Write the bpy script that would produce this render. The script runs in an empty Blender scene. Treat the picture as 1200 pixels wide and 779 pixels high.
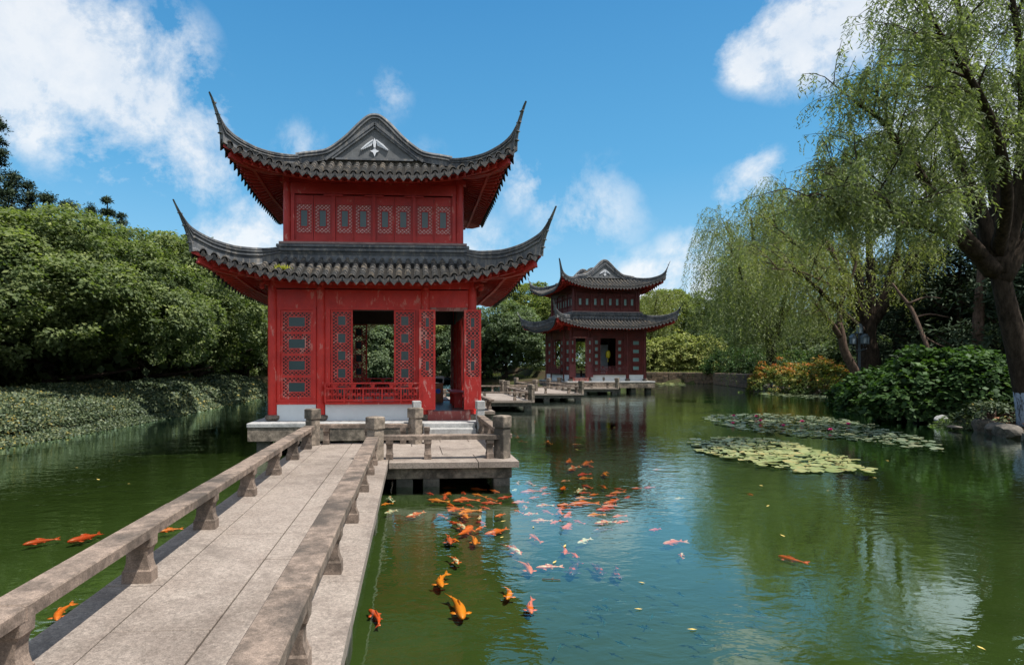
import bpy, bmesh, math, random
import numpy as np
from mathutils import Vector, Matrix
random.seed(7); rng = np.random.default_rng(11)
SC = bpy.context.scene; COL = SC.collection
PI = math.pi
# ---------------------------------------------------------------- camera model
F = 700.0; PX, PY = 527.0, 429.0; HC = 2.03; YAW = math.radians(3.76)
CY, SY = math.cos(YAW), math.sin(YAW)
def on_plane(px, py, z=0.0):
    """photo pixel -> point on the horizontal plane of height z"""
    zc = (HC - z) * F / (py - PY)
    return at_depth(px, zc, z)
def at_depth(px, zc, z=0.0):
    xc = (px - PX) / F * zc
    return Vector((xc * CY + zc * SY, zc * CY - xc * SY, z))
# ---------------------------------------------------------------- mesh helper
class MB:
    def __init__(s): s.v = []; s.f = []; s.M = Matrix.Identity(4)
    def add(s, vs, fs):
        n = len(s.v); M = s.M
        s.v += [tuple(M @ Vector(p)) for p in vs]
        s.f += [tuple(i + n for i in f) for f in fs]
    def box(s, x0, x1, y0, y1, z0, z1):
        s.add([(x0,y0,z0),(x1,y0,z0),(x1,y1,z0),(x0,y1,z0),(x0,y0,z1),(x1,y0,z1),(x1,y1,z1),(x0,y1,z1)],
              [(0,3,2,1),(4,5,6,7),(0,1,5,4),(1,2,6,5),(2,3,7,6),(3,0,4,7)])
    def cbox(s, x0, x1, y0, y1, z0, z1, c=.012):
        """box with chamfered vertical and top edges"""
        pts = [(x0+c,y0),(x1-c,y0),(x1,y0+c),(x1,y1-c),(x1-c,y1),(x0+c,y1),(x0,y1-c),(x0,y0+c)]
        cx, cy = (x0+x1)/2, (y0+y1)/2
        ins = []
        for px, py in pts:
            ins.append((px + (c if px < cx else -c), py + (c if py < cy else -c)))
        vs = [(a,b,z0) for a,b in pts] + [(a,b,z1-c) for a,b in pts] + [(a,b,z1) for a,b in ins]
        fs = [tuple(reversed(range(8))), tuple(range(16,24))]
        for k in (0, 8):
            for i in range(8):
                j = (i+1) % 8; fs.append((k+i, k+j, k+8+j, k+8+i))
        s.add(vs, fs)
    def bar(s, a, b, w, h, up=(0,0,1)):
        a = Vector(a); b = Vector(b); d = (b-a).normalized(); up = Vector(up)
        r = d.cross(up)
        if r.length < 1e-4: r = d.cross(Vector((1,0,0)))
        r.normalize(); u = r.cross(d)
        vs = []
        for p in (a, b):
            for i, j in ((-1,-1),(1,-1),(1,1),(-1,1)):
                vs.append(p + r*i*w/2 + u*j*h/2)
        s.add(vs, [(0,1,2,3),(7,6,5,4),(0,4,5,1),(1,5,6,2),(2,6,7,3),(3,7,4,0)])
    def tube(s, pts, rad, n=8, cap=True):
        pts = [Vector(p) for p in pts]; rings = []
        up = Vector((0.3,0.1,1)).normalized(); vs = []
        for i, p in enumerate(pts):
            d = (pts[min(i+1,len(pts)-1)] - pts[max(i-1,0)]).normalized()
            r = d.cross(up)
            if r.length < .05: r = d.cross(Vector((1,0,0)))
            r.normalize(); u = r.cross(d)
            rr = rad[i] if hasattr(rad, '__len__') else rad
            for k in range(n):
                a = 2*PI*k/n; vs.append(p + r*math.cos(a)*rr + u*math.sin(a)*rr)
        fs = []
        for i in range(len(pts)-1):
            for k in range(n):
                k2 = (k+1) % n; fs.append((i*n+k, i*n+k2, (i+1)*n+k2, (i+1)*n+k))
        if cap: fs += [tuple(reversed(range(n))), tuple(range((len(pts)-1)*n, len(pts)*n))]
        s.add(vs, fs)
    def lathe(s, cx, cy, prof, n=20):
        vs = []; fs = []
        for r, z in prof:
            for k in range(n):
                a = 2*PI*k/n; vs.append((cx+r*math.cos(a), cy+r*math.sin(a), z))
        for i in range(len(prof)-1):
            for k in range(n):
                k2 = (k+1) % n; fs.append((i*n+k, i*n+k2, (i+1)*n+k2, (i+1)*n+k))
        fs += [tuple(reversed(range(n))), tuple(range((len(prof)-1)*n, len(prof)*n))]
        s.add(vs, fs)
    def prism(s, poly, y0, y1, axis='y'):
        """poly of (x,z) extruded along y (or of (y,z) along x, or (x,y) along z)"""
        n = len(poly)
        if axis == 'y': vs = [(a,y0,b) for a,b in poly] + [(a,y1,b) for a,b in poly]
        elif axis == 'x': vs = [(y0,a,b) for a,b in poly] + [(y1,a,b) for a,b in poly]
        else: vs = [(a,b,y0) for a,b in poly] + [(a,b,y1) for a,b in poly]
        fs = [tuple(range(n)), tuple(reversed(range(n,2*n)))] + [(i,(i+1)%n,n+(i+1)%n,n+i)[::-1] for i in range(n)]
        s.add(vs, fs)
    def build(s, name, mat, parent=None, smooth=False, angle=None):
        me = bpy.data.meshes.new(name); me.from_pydata(s.v, [], s.f); me.materials.append(mat)
        bm = bmesh.new(); bm.from_mesh(me); bmesh.ops.recalc_face_normals(bm, faces=bm.faces); bm.to_mesh(me); bm.free()
        if smooth: me.shade_smooth()
        if angle: 
            me.shade_smooth()
            try: me.set_sharp_from_angle(angle=math.radians(angle))
            except Exception: pass
        me.update()
        o = bpy.data.objects.new(name, me); COL.objects.link(o)
        if parent: o.parent = parent
        return o
def tag(o, label=None, cat=None, group=None, kind=None):
    if label: o['label'] = label
    if cat: o['category'] = cat
    if group: o['group'] = group
    if kind: o['kind'] = kind
    return o
def empty(name, loc=(0,0,0), rz=0, **k):
    o = bpy.data.objects.new(name, None); COL.objects.link(o); o.location = loc; o.rotation_euler = (0,0,rz)
    o.empty_display_size = .2
    return tag(o, **k)
def copy_tree(o, parent=None):
    c = o.copy(); COL.objects.link(c)
    if parent: c.parent = parent
    for ch in list(o.children): copy_tree(ch, c)
    return c
# ---------------------------------------------------------------- materials
class NT:
    def __init__(s, name):
        s.m = bpy.data.materials.new(name); s.m.use_nodes = True; s.t = s.m.node_tree; s.t.nodes.clear()
        s.out = s.t.nodes.new('ShaderNodeOutputMaterial')
    def n(s, typ, **k):
        x = s.t.nodes.new(typ)
        for a, b in k.items():
            if a.startswith('i_'):
                nm = a[2:].replace('_', ' ')
                x.inputs[nm].default_value = b
            else: setattr(x, a, b)
        return x
    def l(s, a, b): s.t.links.new(a, b)
    def coords(s, scale=(1,1,1), obj=True):
        if obj: o = s.n('ShaderNodeTexCoord').outputs['Object']
        else: o = s.n('ShaderNodeNewGeometry').outputs['Position']
        m = s.n('ShaderNodeMapping'); m.inputs['Scale'].default_value = scale; s.l(o, m.inputs[0]); return m.outputs[0]
    def noise(s, vec, scale, detail=5, rough=.6, dist=0):
        x = s.n('ShaderNodeTexNoise'); x.inputs['Scale'].default_value = scale; x.inputs['Detail'].default_value = detail
        x.inputs['Roughness'].default_value = rough; x.inputs['Distortion'].default_value = dist; s.l(vec, x.inputs['Vector']); return x.outputs['Fac']
    def ramp(s, fac, stops, interp='LINEAR'):
        r = s.n('ShaderNodeValToRGB'); r.color_ramp.interpolation = interp; e = r.color_ramp.elements
        while len(e) > 1: e.remove(e[-1])
        for i, (p, c) in enumerate(stops):
            if not hasattr(c, '__len__'): c = (c, c, c)
            q = e[0] if i == 0 else e.new(p)
            q.position = p; q.color = (*c[:3], 1)
        s.l(fac, r.inputs[0]); return r.outputs[0]
    def mix(s, fac, a, b, mode='MIX'):
        x = s.n('ShaderNodeMix', data_type='RGBA', blend_type=mode)
        for sock, v in ((x.inputs[0], fac), (x.inputs[6], a), (x.inputs[7], b)):
            if hasattr(v, 'is_output') or hasattr(v, 'links'): s.l(v, sock)
            elif hasattr(v, '__len__'): sock.default_value = (*v[:3], 1)
            else: sock.default_value = v
        return x.outputs[2]
    def math(s, op, a, b=0.0, c=0.0):
        x = s.n('ShaderNodeMath', operation=op)
        for sock, v in zip(x.inputs, (a, b, c)):
            if hasattr(v, 'links'): s.l(v, sock)
            else: sock.default_value = v
        return x.outputs[0]
    def bsdf(s, col, rough=.6, bump=None, bstr=.3, bdist=.01, spec=.5, metal=0, normal=None):
        b = s.n('ShaderNodeBsdfPrincipled')
        if hasattr(col, 'links'): s.l(col, b.inputs['Base Color'])
        else: b.inputs['Base Color'].default_value = (*col, 1)
        if hasattr(rough, 'links'): s.l(rough, b.inputs['Roughness'])
        else: b.inputs['Roughness'].default_value = rough
        b.inputs['Specular IOR Level'].default_value = spec; b.inputs['Metallic'].default_value = metal
        if bump is not None:
            bp = s.n('ShaderNodeBump'); bp.inputs['Strength'].default_value = bstr; bp.inputs['Distance'].default_value = bdist
            s.l(bump, bp.inputs['Height']); s.l(bp.outputs[0], b.inputs['Normal'])
        s.l(b.outputs[0], s.out.inputs[0]); return b
def stone(name, light, dark, stain, sc=1.0, bs=.5, lo=.38, hi=.62, stain_at=(.5,.68)):
    t = NT(name); v = t.coords(obj=False)
    big = t.noise(v, 1.3*sc, 6, .65); mid = t.noise(v, 7*sc, 8, .7); fine = t.noise(v, 70*sc, 6, .8)
    c = t.mix(t.ramp(mid, [(lo,0),(hi,1)]), dark, light)
    c = t.mix(t.ramp(big, [(stain_at[0],0),(stain_at[1],.85)]), c, stain)
    fine2 = t.noise(v, 210*sc, 3, .8); c = t.mix(.6, c, t.ramp(fine, [(.32,.12),(.68,.82)]), 'OVERLAY'); c = t.mix(.4, c, t.ramp(fine2, [(.35,.15),(.65,.85)]), 'OVERLAY')
    blot = t.noise(v, 3.2*sc, 7, .75, .4); c = t.mix(t.ramp(blot, [(.54,0),(.63,.55)]), c, tuple(x*.55 for x in dark))
    v3 = t.n('ShaderNodeTexVoronoi'); v3.inputs['Scale'].default_value = 45*sc; t.l(v, v3.inputs['Vector'])
    sp = t.ramp(v3.outputs['Distance'], [(.08,1),(.16,0)]); 
    c = t.mix(t.math('MULTIPLY', sp, t.ramp(mid,[(.45,0),(.6,.5)])), c, tuple(x*.45 for x in dark))
    h = t.math('ADD', t.math('MULTIPLY', mid, .6), t.math('MULTIPLY', fine, .25))
    t.bsdf(c, .85, h, bs, .012, .3); return t.m
M = {}
M['stone'] = stone('weathered_stone', (.29,.22,.175), (.13,.10,.08), (.06,.05,.042), 1.3, .9, .36, .6, (.47,.62))
M['deck'] = stone('deck_stone', (.315,.268,.23), (.23,.188,.16), (.125,.098,.08), .55, .3, .3, .7, (.52,.75))
M['block'] = stone('grey_stone', (.30,.245,.195), (.12,.10,.08), (.045,.04,.034), 1.4, .8, .36, .6, (.46,.60))
M['paleslab'] = stone('pale_slab_stone', (.42,.42,.41), (.33,.33,.33), (.25,.25,.24), .8, .3)
M['rock'] = stone('bank_rock', (.16,.14,.12), (.07,.065,.055), (.05,.05,.04), .8, .8)
def paint(name, base, dark, worn, amt=.68, rough=.42):
    t = NT(name); v = t.coords(obj=False); vs = t.coords((1,1,.35), obj=False)
    n1 = t.noise(v, 1.7, 6, .6); n2 = t.noise(vs, 9, 8, .7); n3 = t.noise(vs, 34, 5, .7)
    c = t.mix(t.ramp(n1, [(.35,0),(.65,1)]), dark, base)
    w = t.ramp(t.math('ADD', t.math('MULTIPLY', n2, .7), t.math('MULTIPLY', n1, .35)), [(amt-.03,0),(amt+.01,.75)])
    c = t.mix(w, c, worn); c = t.mix(.12, c, t.ramp(n3, [(.3,.1),(.7,.9)]), 'OVERLAY')
    t.bsdf(c, t.ramp(n2, [(.3,rough-.1),(.7,rough+.2)]), t.math('ADD', n3, w), .18, .004, .4); return t.m
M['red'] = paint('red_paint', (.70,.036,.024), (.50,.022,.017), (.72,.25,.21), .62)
M['redup'] = paint('red_paint_upper_shaded', (.48,.028,.022), (.34,.018,.015), (.60,.26,.22), .65)  # same red, darkened to put upper-storey shade into the colour
M['redroof'] = paint('red_eave_timber', (.50,.036,.024), (.32,.018,.014), (.42,.13,.09), .70, .55)
M['redfar'] = paint('red_paint_far_shaded', (.125,.015,.013), (.07,.010,.009), (.22,.07,.06), .74, .5)  # near red darkened: shade on the far pavilion put into the colour
M['doorfar'] = paint('door_paint_far_shaded', (.16,.040,.042), (.11,.026,.030), (.24,.11,.11), .72, .5)  # far door red, darkened the same way for shade
M['doorred'] = paint('door_red_paint', (.72,.042,.030), (.54,.026,.020), (.80,.36,.30), .60)
M['lattred'] = paint('lattice_paint', (.66,.075,.06), (.50,.04,.035), (.75,.34,.29), .60)
M['lattfar'] = paint('lattice_paint_far_shaded', (.20,.035,.03), (.12,.018,.016), (.25,.10,.09), .7)  # lattice red with the far pavilion's shade in its colour
M['thresh'] = paint('worn_threshold_paint', (.34,.085,.07), (.24,.05,.042), (.42,.25,.21), .55, .6)
t = NT('roof_tile'); v = t.coords(obj=False); n1 = t.noise(v, 2.2, 6, .65); n2 = t.noise(v, 14, 6, .75); n3 = t.noise(v, 60, 4, .7)
c = t.mix(t.ramp(n2, [(.35,0),(.6,1)]), (.028,.029,.032), (.085,.083,.080)); c = t.mix(t.ramp(t.math('ADD',t.math('MULTIPLY',n2,.5),t.math('MULTIPLY',n1,.5)), [(.5,0),(.62,.75)]), c, (.21,.165,.115))
t.bsdf(c, .75, t.math('ADD', n2, n3), .5, .01, .3); M['tile'] = t.m
t = NT('drip_tile'); v = t.coords(obj=False); n2 = t.noise(v, 18, 6, .75)
c = t.mix(t.ramp(n2, [(.5,0),(.68,1)]), (.022,.024,.027), (.10,.078,.06)); t.bsdf(c, .7, n2, .5, .01, .3); M['drip'] = t.m
t = NT('ridge_plaster'); v = t.coords(obj=False); vs = t.coords((1,1,.3), obj=False); n1 = t.noise(v, 1.6, 6, .7); n2 = t.noise(vs, 8, 8, .75); n3 = t.noise(v, 50, 5, .7)
c = t.mix(t.ramp(n1, [(.35,0),(.65,1)]), (.045,.052,.062), (.15,.158,.17)); c = t.mix(t.ramp(n2, [(.50,0),(.64,.85)]), c, (.27,.245,.215)); c = t.mix(t.ramp(n2, [(.30,.75),(.42,0)]), c, (.028,.029,.031))
t.bsdf(c, .7, t.math('ADD', n2, n3), .35, .008, .35); M['ridge'] = t.m
t = NT('gable_border'); v = t.coords(obj=False); n2 = t.noise(v, 22, 8, .8); n1 = t.noise(v, 4, 5, .6)
c = t.mix(t.ramp(n2, [(.42,0),(.6,1)]), (.055,.055,.055), (.20,.17,.13)); t.bsdf(c, .85, n2, 1, .03, .2); M['gborder'] = t.m
def simple(name, col, rough=.6, var=.12, sc=6, bs=.1, spec=.5):
    t = NT(name); v = t.coords(obj=False); n = t.noise(v, sc, 6, .7)
    c = t.mix(t.ramp(n, [(.3,0),(.7,1)]), tuple(x*(1-var) for x in col), tuple(min(1,x*(1+var)) for x in col))
    t.bsdf(c, rough, n, bs, .01, spec); return t.m
M['gablegrey'] = simple('gable_render', (.12,.125,.13), .8, .3, 5, .25)
M['emblem'] = simple('white_stucco', (.70,.72,.76), .7, .12, 20)
M['white'] = simple('white_wall', (.68,.71,.72), .8, .07, 2.5)
M['glass'] = simple('teal_pane', (.02,.045,.048), .25, .1, 3, 0, .6)
M['glassup'] = simple('grey_pane', (.05,.085,.088), .28, .15, 3, 0, .6)
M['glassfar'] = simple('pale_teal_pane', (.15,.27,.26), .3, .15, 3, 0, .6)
M['paper'] = simple('pink_backing', (.88,.66,.64), .8, .15, 8)
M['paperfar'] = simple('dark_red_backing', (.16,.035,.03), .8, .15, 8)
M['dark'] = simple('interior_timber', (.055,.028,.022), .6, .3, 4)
M['floorwood'] = simple('floor_brick', (.20,.13,.12), .4, .2, 7)
M['boxwood'] = simple('brown_box', (.42,.16,.07), .5, .15, 8)
M['blue'] = simple('blue_badge', (.02,.12,.55), .4, .05)
M['lampmetal'] = simple('lamp_metal', (.03,.045,.06), .4, .2, 10)
M['lampglass'] = simple('lamp_frosted_glass', (.16,.21,.25), .25, .05)
M['yellow'] = simple('yellow_silk', (.75,.60,.03), .5, .1)
M['valley'] = simple('valley_tile_dark', (.022,.021,.020), .9, .4, 12, .4, .1)  # dirt-dark valleys, blackened further to deepen shade between the tile rolls
M['soffit'] = simple('shaded_red_boarding', (.05,.007,.006), .7, .25, 6, .2, .2)  # red boards darkened so the gaps between rafters look shaded
M['lattback'] = simple('lattice_shade_backing', (.012,.014,.014), .3, .3, 6, 0, .4)  # near-black sheet standing in for the shaded interior behind the open lattice
M['soil'] = simple('soil', (.07,.05,.035), .95, .45, 1.5, .6, .1)
M['darkstone'] = M['rock']
M['pile'] = stone('pile_stone', (.17,.155,.135), (.08,.075,.065), (.05,.05,.045), 1.2, .6)
M['grasstuft'] = simple('moss_yellow_green', (.30,.32,.05), .8, .3, 30)
t = NT('bark'); v = t.coords((1,1,.3), obj=False); n1 = t.noise(v, 9, 8, .75); n2 = t.noise(v, 1.5, 5, .6)
c = t.mix(t.ramp(n1, [(.35,0),(.65,1)]), (.016,.012,.009), (.065,.048,.036)); t.bsdf(c, .95, n1, 1, .04, .1); M['bark'] = t.m
t = NT('brown_bark'); v = t.coords((1,1,.3), obj=False); n1 = t.noise(v, 12, 8, .75)
c = t.mix(t.ramp(n1, [(.35,0),(.65,1)]), (.05,.034,.027), (.16,.11,.085)); t.bsdf(c, .95, n1, 1, .03, .1); M['barkbrown'] = t.m
t = NT('whitewashed_bark'); v = t.coords((1,1,.3), obj=False); n1 = t.noise(v, 9, 8, .75)
c = t.mix(t.ramp(n1, [(.42,0),(.52,1)]), (.04,.038,.036), (.30,.35,.42)); t.bsdf(c, .95, n1, 1, .03, .1); M['whitebark'] = t.m
def leafmat(name, stops, trans=.45, gloss=.12):
    t = NT(name); a = t.n('ShaderNodeAttribute', attribute_name='leaf_tone'); v = t.coords(obj=False); big = t.noise(v, .6, 4, .6)
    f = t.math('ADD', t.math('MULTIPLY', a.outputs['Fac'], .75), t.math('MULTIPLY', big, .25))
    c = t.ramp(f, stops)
    d = t.n('ShaderNodeBsdfDiffuse'); t.l(c, d.inputs[0]); tr = t.n('ShaderNodeBsdfTranslucent')
    c2 = t.mix(1, c, (1.0,1.15,.5), 'MULTIPLY'); t.l(c2, tr.inputs[0])
    m1 = t.n('ShaderNodeMixShader'); m1.inputs[0].default_value = trans; t.l(d.outputs[0], m1.inputs[1]); t.l(tr.outputs[0], m1.inputs[2])
    g = t.n('ShaderNodeBsdfGlossy'); g.inputs['Roughness'].default_value = .55; g.inputs[0].default_value = (.8,.9,.8,1)
    m2 = t.n('ShaderNodeMixShader'); m2.inputs[0].default_value = gloss*.16; t.l(m1.outputs[0], m2.inputs[1]); t.l(g.outputs[0], m2.inputs[2])
    t.l(m2.outputs[0], t.out.inputs[0]); return t.m
M['leaf'] = leafmat('broad_leaf', [(0,(.020,.036,.015)),(.35,(.095,.13,.048)),(.7,(.21,.25,.09)),(1,(.40,.42,.15))])
M['leafold'] = leafmat('dull_leaf', [(0,(.035,.06,.03)),(.5,(.12,.165,.08)),(1,(.24,.28,.13))])
M['leafyel'] = leafmat('yellow_green_leaf', [(0,(.05,.08,.02)),(.5,(.17,.21,.045)),(1,(.32,.33,.08))])
M['willow'] = leafmat('willow_leaf', [(0,(.055,.075,.032)),(.5,(.18,.215,.088)),(1,(.40,.42,.17))], .52, .2)
M['willowyel'] = leafmat('sunny_willow_leaf', [(0,(.06,.08,.025)),(.5,(.22,.24,.075)),(1,(.42,.40,.13))], .52, .2)
M['pine'] = leafmat('pine_needle', [(0,(.012,.024,.014)),(.6,(.030,.048,.024)),(.9,(.05,.065,.03)),(1,(.12,.07,.04))], .1)
M['ivy'] = leafmat('ivy_leaf', [(0,(.008,.015,.006)),(.40,(.026,.044,.016)),(.70,(.072,.098,.038)),(.86,(.16,.175,.08)),(.90,(.36,.27,.05)),(1,(.32,.13,.04))], .2, .25)
M['shrub'] = leafmat('big_shrub_leaf', [(0,(.010,.022,.008)),(.5,(.042,.088,.024)),(1,(.13,.21,.05))], .35, .12)
M['orange'] = leafmat('orange_tipped_leaf', [(0,(.03,.06,.015)),(.50,(.10,.14,.03)),(.66,(.28,.24,.05)),(.80,(.48,.17,.05)),(1,(.60,.16,.08))], .3)
M['bushyel'] = leafmat('bush_leaf', [(0,(.08,.11,.03)),(.5,(.27,.30,.085)),(1,(.48,.44,.15))], .3)
def padmat(name, a, b, e):
    t = NT(name); g = t.n('ShaderNodeObjectInfo'); v = t.coords(obj=False); n = t.noise(v, 3.2, 5, .75)
    c = t.mix(g.outputs['Random'], a, b); c = t.mix(t.ramp(n, [(.50,0),(.64,.85)]), c, e); t.bsdf(c, .35, n, .15, .01, .5); return t.m
M['pad'] = padmat('lily_pad_pale', (.17,.21,.07), (.27,.29,.12), (.36,.27,.10))
M['paddull'] = padmat('lily_pad_dull', (.10,.14,.075), (.17,.20,.12), (.20,.17,.08))
M['lily'] = simple('pink_petal', (.70,.04,.25), .5, .1)
M['yellowleaf'] = simple('fallen_leaf', (.62,.45,.12), .6, .2, 20)
M['brownleaf'] = simple('brown_leaf_litter', (.26,.12,.06), .8, .3, 20)
def fishmat(name, base, pat=None, patlo=.5, belly=None):
    t = NT(name); v = t.coords(); n = t.noise(v, 7, 3, .5); 
    oi = t.n('ShaderNodeObjectInfo')
    c = base if pat is None else t.mix(t.ramp(n, [(patlo-.02,0),(patlo+.02,1)]), base, pat)
    c = t.mix(t.math('MULTIPLY', oi.outputs['Random'], .25), c, (.95,.35,.12) if base[0] > .4 else (.1,.02,.02))
    t.bsdf(c, .35, n, .1, .01, .5); return t.m
M['f_orange'] = fishmat('koi_orange', (.95,.13,.008)); M['f_yellow'] = fishmat('koi_yellow', (.98,.24,.012))
M['f_red'] = fishmat('koi_red', (.78,.055,.02)); M['f_white'] = fishmat('koi_white', (.85,.80,.72), (.85,.16,.05), .58)
M['f_mix'] = fishmat('koi_red_white', (.85,.13,.03), (.88,.80,.72), .55); M['f_dark'] = fishmat('koi_dark', (.05,.045,.07), (.75,.10,.05), .62)
M['f_pink'] = fishmat('koi_pink', (.85,.20,.12), (.90,.42,.32), .5); M['fry'] = simple('fry_skin', (.02,.07,.06), .4)
SKY_SAT, SKY_VAL, CLOUD, SKY_STR, EXPO, GRAD = 1.2, .9, 5.9, .13, 0.42, 6.1
# ---------------------------------------------------------------- pavilion
def interp(x, xs, ys): return float(np.interp(x, xs, ys))
def smooth_path(pts, n=8):
    """Catmull-Rom through 2-D/3-D points"""
    P = [Vector(p) for p in pts]; P = [P[0]*2-P[1]] + P + [P[-1]*2-P[-2]]; out = []
    for i in range(1, len(P)-2):
        for k in range(n):
            t = k/n; a, b, c, d = P[i-1], P[i], P[i+1], P[i+2]
            out.append(.5*((2*b) + (c-a)*t + (2*a-5*b+4*c-d)*t*t + (3*b-a-3*c+d)*t**3))
    out.append(P[-2]); return out
class Roof:
    def __init__(s, b, a, c, prof, L, u0, gable=None):
        s.b, s.a, s.c, s.L, s.u0, s.gable = b, a, c, L, u0, gable
        s.px = [p[0] for p in prof]; s.pz = [p[1] for p in prof]
    def D(s, t): return s.a + (s.c - s.a) * (min(abs(t)/s.c, 1.1))**3
    def S(s, d): return interp(d, s.px, s.pz)
    def H(s, t, d):
        lo = min(abs(t), abs(d)); hi = max(abs(t), abs(d))
        if s.gable and abs(t) <= s.b and hi == abs(t): pass
        q = max(0, (lo/s.c - s.u0)/(1 - s.u0)); w = max(0, (hi - s.b)/(s.D(lo) - s.b))
        return s.S(hi) + s.L * q**1.9 * w**1.1
def side_fn(k):
    return [lambda t,d,z:(t,-d,z), lambda t,d,z:(d,t,z), lambda t,d,z:(-t,d,z), lambda t,d,z:(-d,-t,z)][k]
def roof_meshes(R, wall, z_wall, parent, mats, wall_half, tip_path, detail=1):
    tiles = MB(); drips = MB(); soffit = MB(); rafters = MB(); fascia = MB(); sheet = set()
    for k in range(4):
        f = side_fn(k); up_side = R.gable and k in (1, 3)
        # base sheet (valley tiles) and soffit
        sh0 = len(tiles.f)
        NU, NV = 28, 8
        for mb, dz in ((tiles, 0), (soffit, -.10)):
            g = []
            for i in range(NU+1):
                u = -1 + 2*i/NU; row = []
                d1 = R.a
                for _ in range(12): d1 = R.D(u*d1)
                d1 -= (0.05 if dz else 0)
                for j in range(NV+1):
                    d = R.b + (d1-R.b)*j/NV; t_ = u*d; row.append(f(t_, d, R.H(t_, d) + dz))
                g.append(row)
            vs = [p for r in g for p in r]; m = NV+1
            mb.add(vs, [(i*m+j, (i+1)*m+j, (i+1)*m+j+1, i*m+j+1) for i in range(NU) for j in range(NV)])
        if up_side:
            vs = []; n = 14
            for i in range(n+1):
                d = R.b*i/n
                vs += [f(-R.b, d, R.S(d)), f(R.b, d, R.S(d))]
            tiles.add(vs, [(2*i, 2*i+1, 2*i+3, 2*i+2) for i in range(n)])
        sheet |= set(range(sh0, len(tiles.f)))
        # red fascia below the drip tiles
        fas = []; NF = 40
        for i in range(NF+1):
            u = -1+2*i/NF; d1 = R.a
            for _ in range(12): d1 = R.D(u*d1)
            d1 -= .045; t_ = u*d1; h = R.H(t_, d1); fas += [f(t_, d1, h-.02), f(t_, d1, h-.10), f(t_*(1-.05/d1), d1-.05, h-.10)]
        fascia.add(fas, [(3*i, 3*i+3, 3*i+4, 3*i+1) for i in range(NF)] + [(3*i+1, 3*i+4, 3*i+5, 3*i+2) for i in range(NF)])
        # cover tile rows
        sp = .22; n = int(R.c/sp)
        for i in range(-n, n+1):
            t_ = i*sp
            d0 = max(R.b, abs(t_)+.04)
            if up_side and abs(t_) < R.b - .12: d0 = .06
            d1 = R.D(t_)
            if d1 - d0 < .08: continue
            L = d1-d0; m = max(1, round(L/.20)); e = L/m
            for q in range(m):
                da, db = d0+q*e, d0+(q+1)*e + .012
                ra, rb = .062, .086
                za, zb = R.H(t_, da), R.H(t_, db)
                jit = random.uniform(-.006, .006)
                vs = []
                for d_, z_, r_ in ((da, za, ra), (db, zb, rb), (db, zb, rb*.55)):
                    for a in range(6):
                        an = PI*a/5; vs.append(f(t_+jit+math.cos(an)*r_, d_, z_-.02+math.sin(an)*r_*1.6))
                fs = [(a, a+1, 7+a, 6+a) for a in range(5)] + [(6+a, 7+a, 13+a, 12+a) for a in range(5)]
                tiles.add(vs, fs)
            # end cap disc of the cover tile
            z1 = R.H(t_, d1); cs = [f(t_+math.cos(a*PI/5)*.080, d1+.012, z1+math.sin(a*PI/5)*.085+.0) for a in range(10)]
            cs2 = [f(t_+math.cos(a*PI/5)*.080, d1-.02, z1+math.sin(a*PI/5)*.085+.0) for a in range(10)]
            drips.add(cs+cs2, [tuple(range(10))] + [(a, (a+1)%10, 10+(a+1)%10, 10+a) for a in range(10)])
            # pointed drip tile in the valley
            tv = t_ + sp/2
            if abs(tv) < R.c-.02:
                dv = R.D(tv); zv = R.H(tv, dv)
                sl = (R.H(tv+.1, R.D(tv+.1)) - R.H(tv-.1, R.D(tv-.1)))/.2
                o = [(-.10,.035),(-.06,.0),(0,-.015),(.06,.0),(.10,.035),(.098,-.04),(.06,-.09),(0,-.165),(-.06,-.09),(-.098,-.04)]
                fr = [f(tv+x, dv+.02+(-z*.25), zv+z+sl*x) for x,z in o]; bk = [f(tv+x, dv-.005+(-z*.25), zv+z+sl*x) for x,z in o]
                drips.add(fr+bk, [tuple(range(10)), tuple(range(19,9,-1))] + [(a,(a+1)%10,10+(a+1)%10,10+a) for a in range(10)])
        # rafters, fanned towards the corners
        rs = .19; n = int(R.c/rs)
        for i in range(-n, n+1):
            te = i*rs
            if abs(te) > R.c-.12: continue
            fan = max(0, (abs(te)-wall_half*.62)); tw = te if fan == 0 else math.copysign(min(wall_half*.62 + fan*.40, wall_half-.04), te)
            pts = []; d1 = R.D(te)-.16
            for q in range(4):
                s_ = q/3; tt = tw+(te-tw)*s_; dd = wall_half-.02+(d1-wall_half+.02)*s_
                pts.append(f(tt, dd, R.H(tt, dd)-.155))
            for q in range(3): rafters.bar(pts[q], pts[q+1], .075, .085)
            # flying rafter near the eave
            tt = tw+(te-tw)*.55; dd = wall_half+(d1-wall_half)*.55
            pa = f(tt, dd, R.H(tt, dd)-.11); pb = f(te, R.D(te)-.07, R.H(te, R.D(te))-.125); rafters.bar(pa, pb, .055, .055)
        # eave board running along the rafters' middle
        prev = None
        for i in range(25):
            te = -R.c*.93 + 2*R.c*.93*i/24; d1 = wall_half + (R.D(te)-wall_half)*.58
            if abs(te) > d1: te = math.copysign(d1, te)
            p = f(te, d1, R.H(te, d1)-.205)
            if prev: rafters.bar(prev, p, .07, .06)
            prev = p
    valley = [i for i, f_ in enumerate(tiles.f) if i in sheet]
    nt_ = len(tiles.f); tiles.M = Matrix.Identity(4); tiles.add(drips.v, drips.f)
    roof = tiles.build('roof', mats['tile'], parent); roof.data.materials.append(mats['drip'])
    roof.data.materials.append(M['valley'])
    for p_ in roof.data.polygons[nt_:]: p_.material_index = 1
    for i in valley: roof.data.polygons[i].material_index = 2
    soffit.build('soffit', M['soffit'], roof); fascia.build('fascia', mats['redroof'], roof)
    rafters.build('rafters', mats['redroof'], roof)
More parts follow.
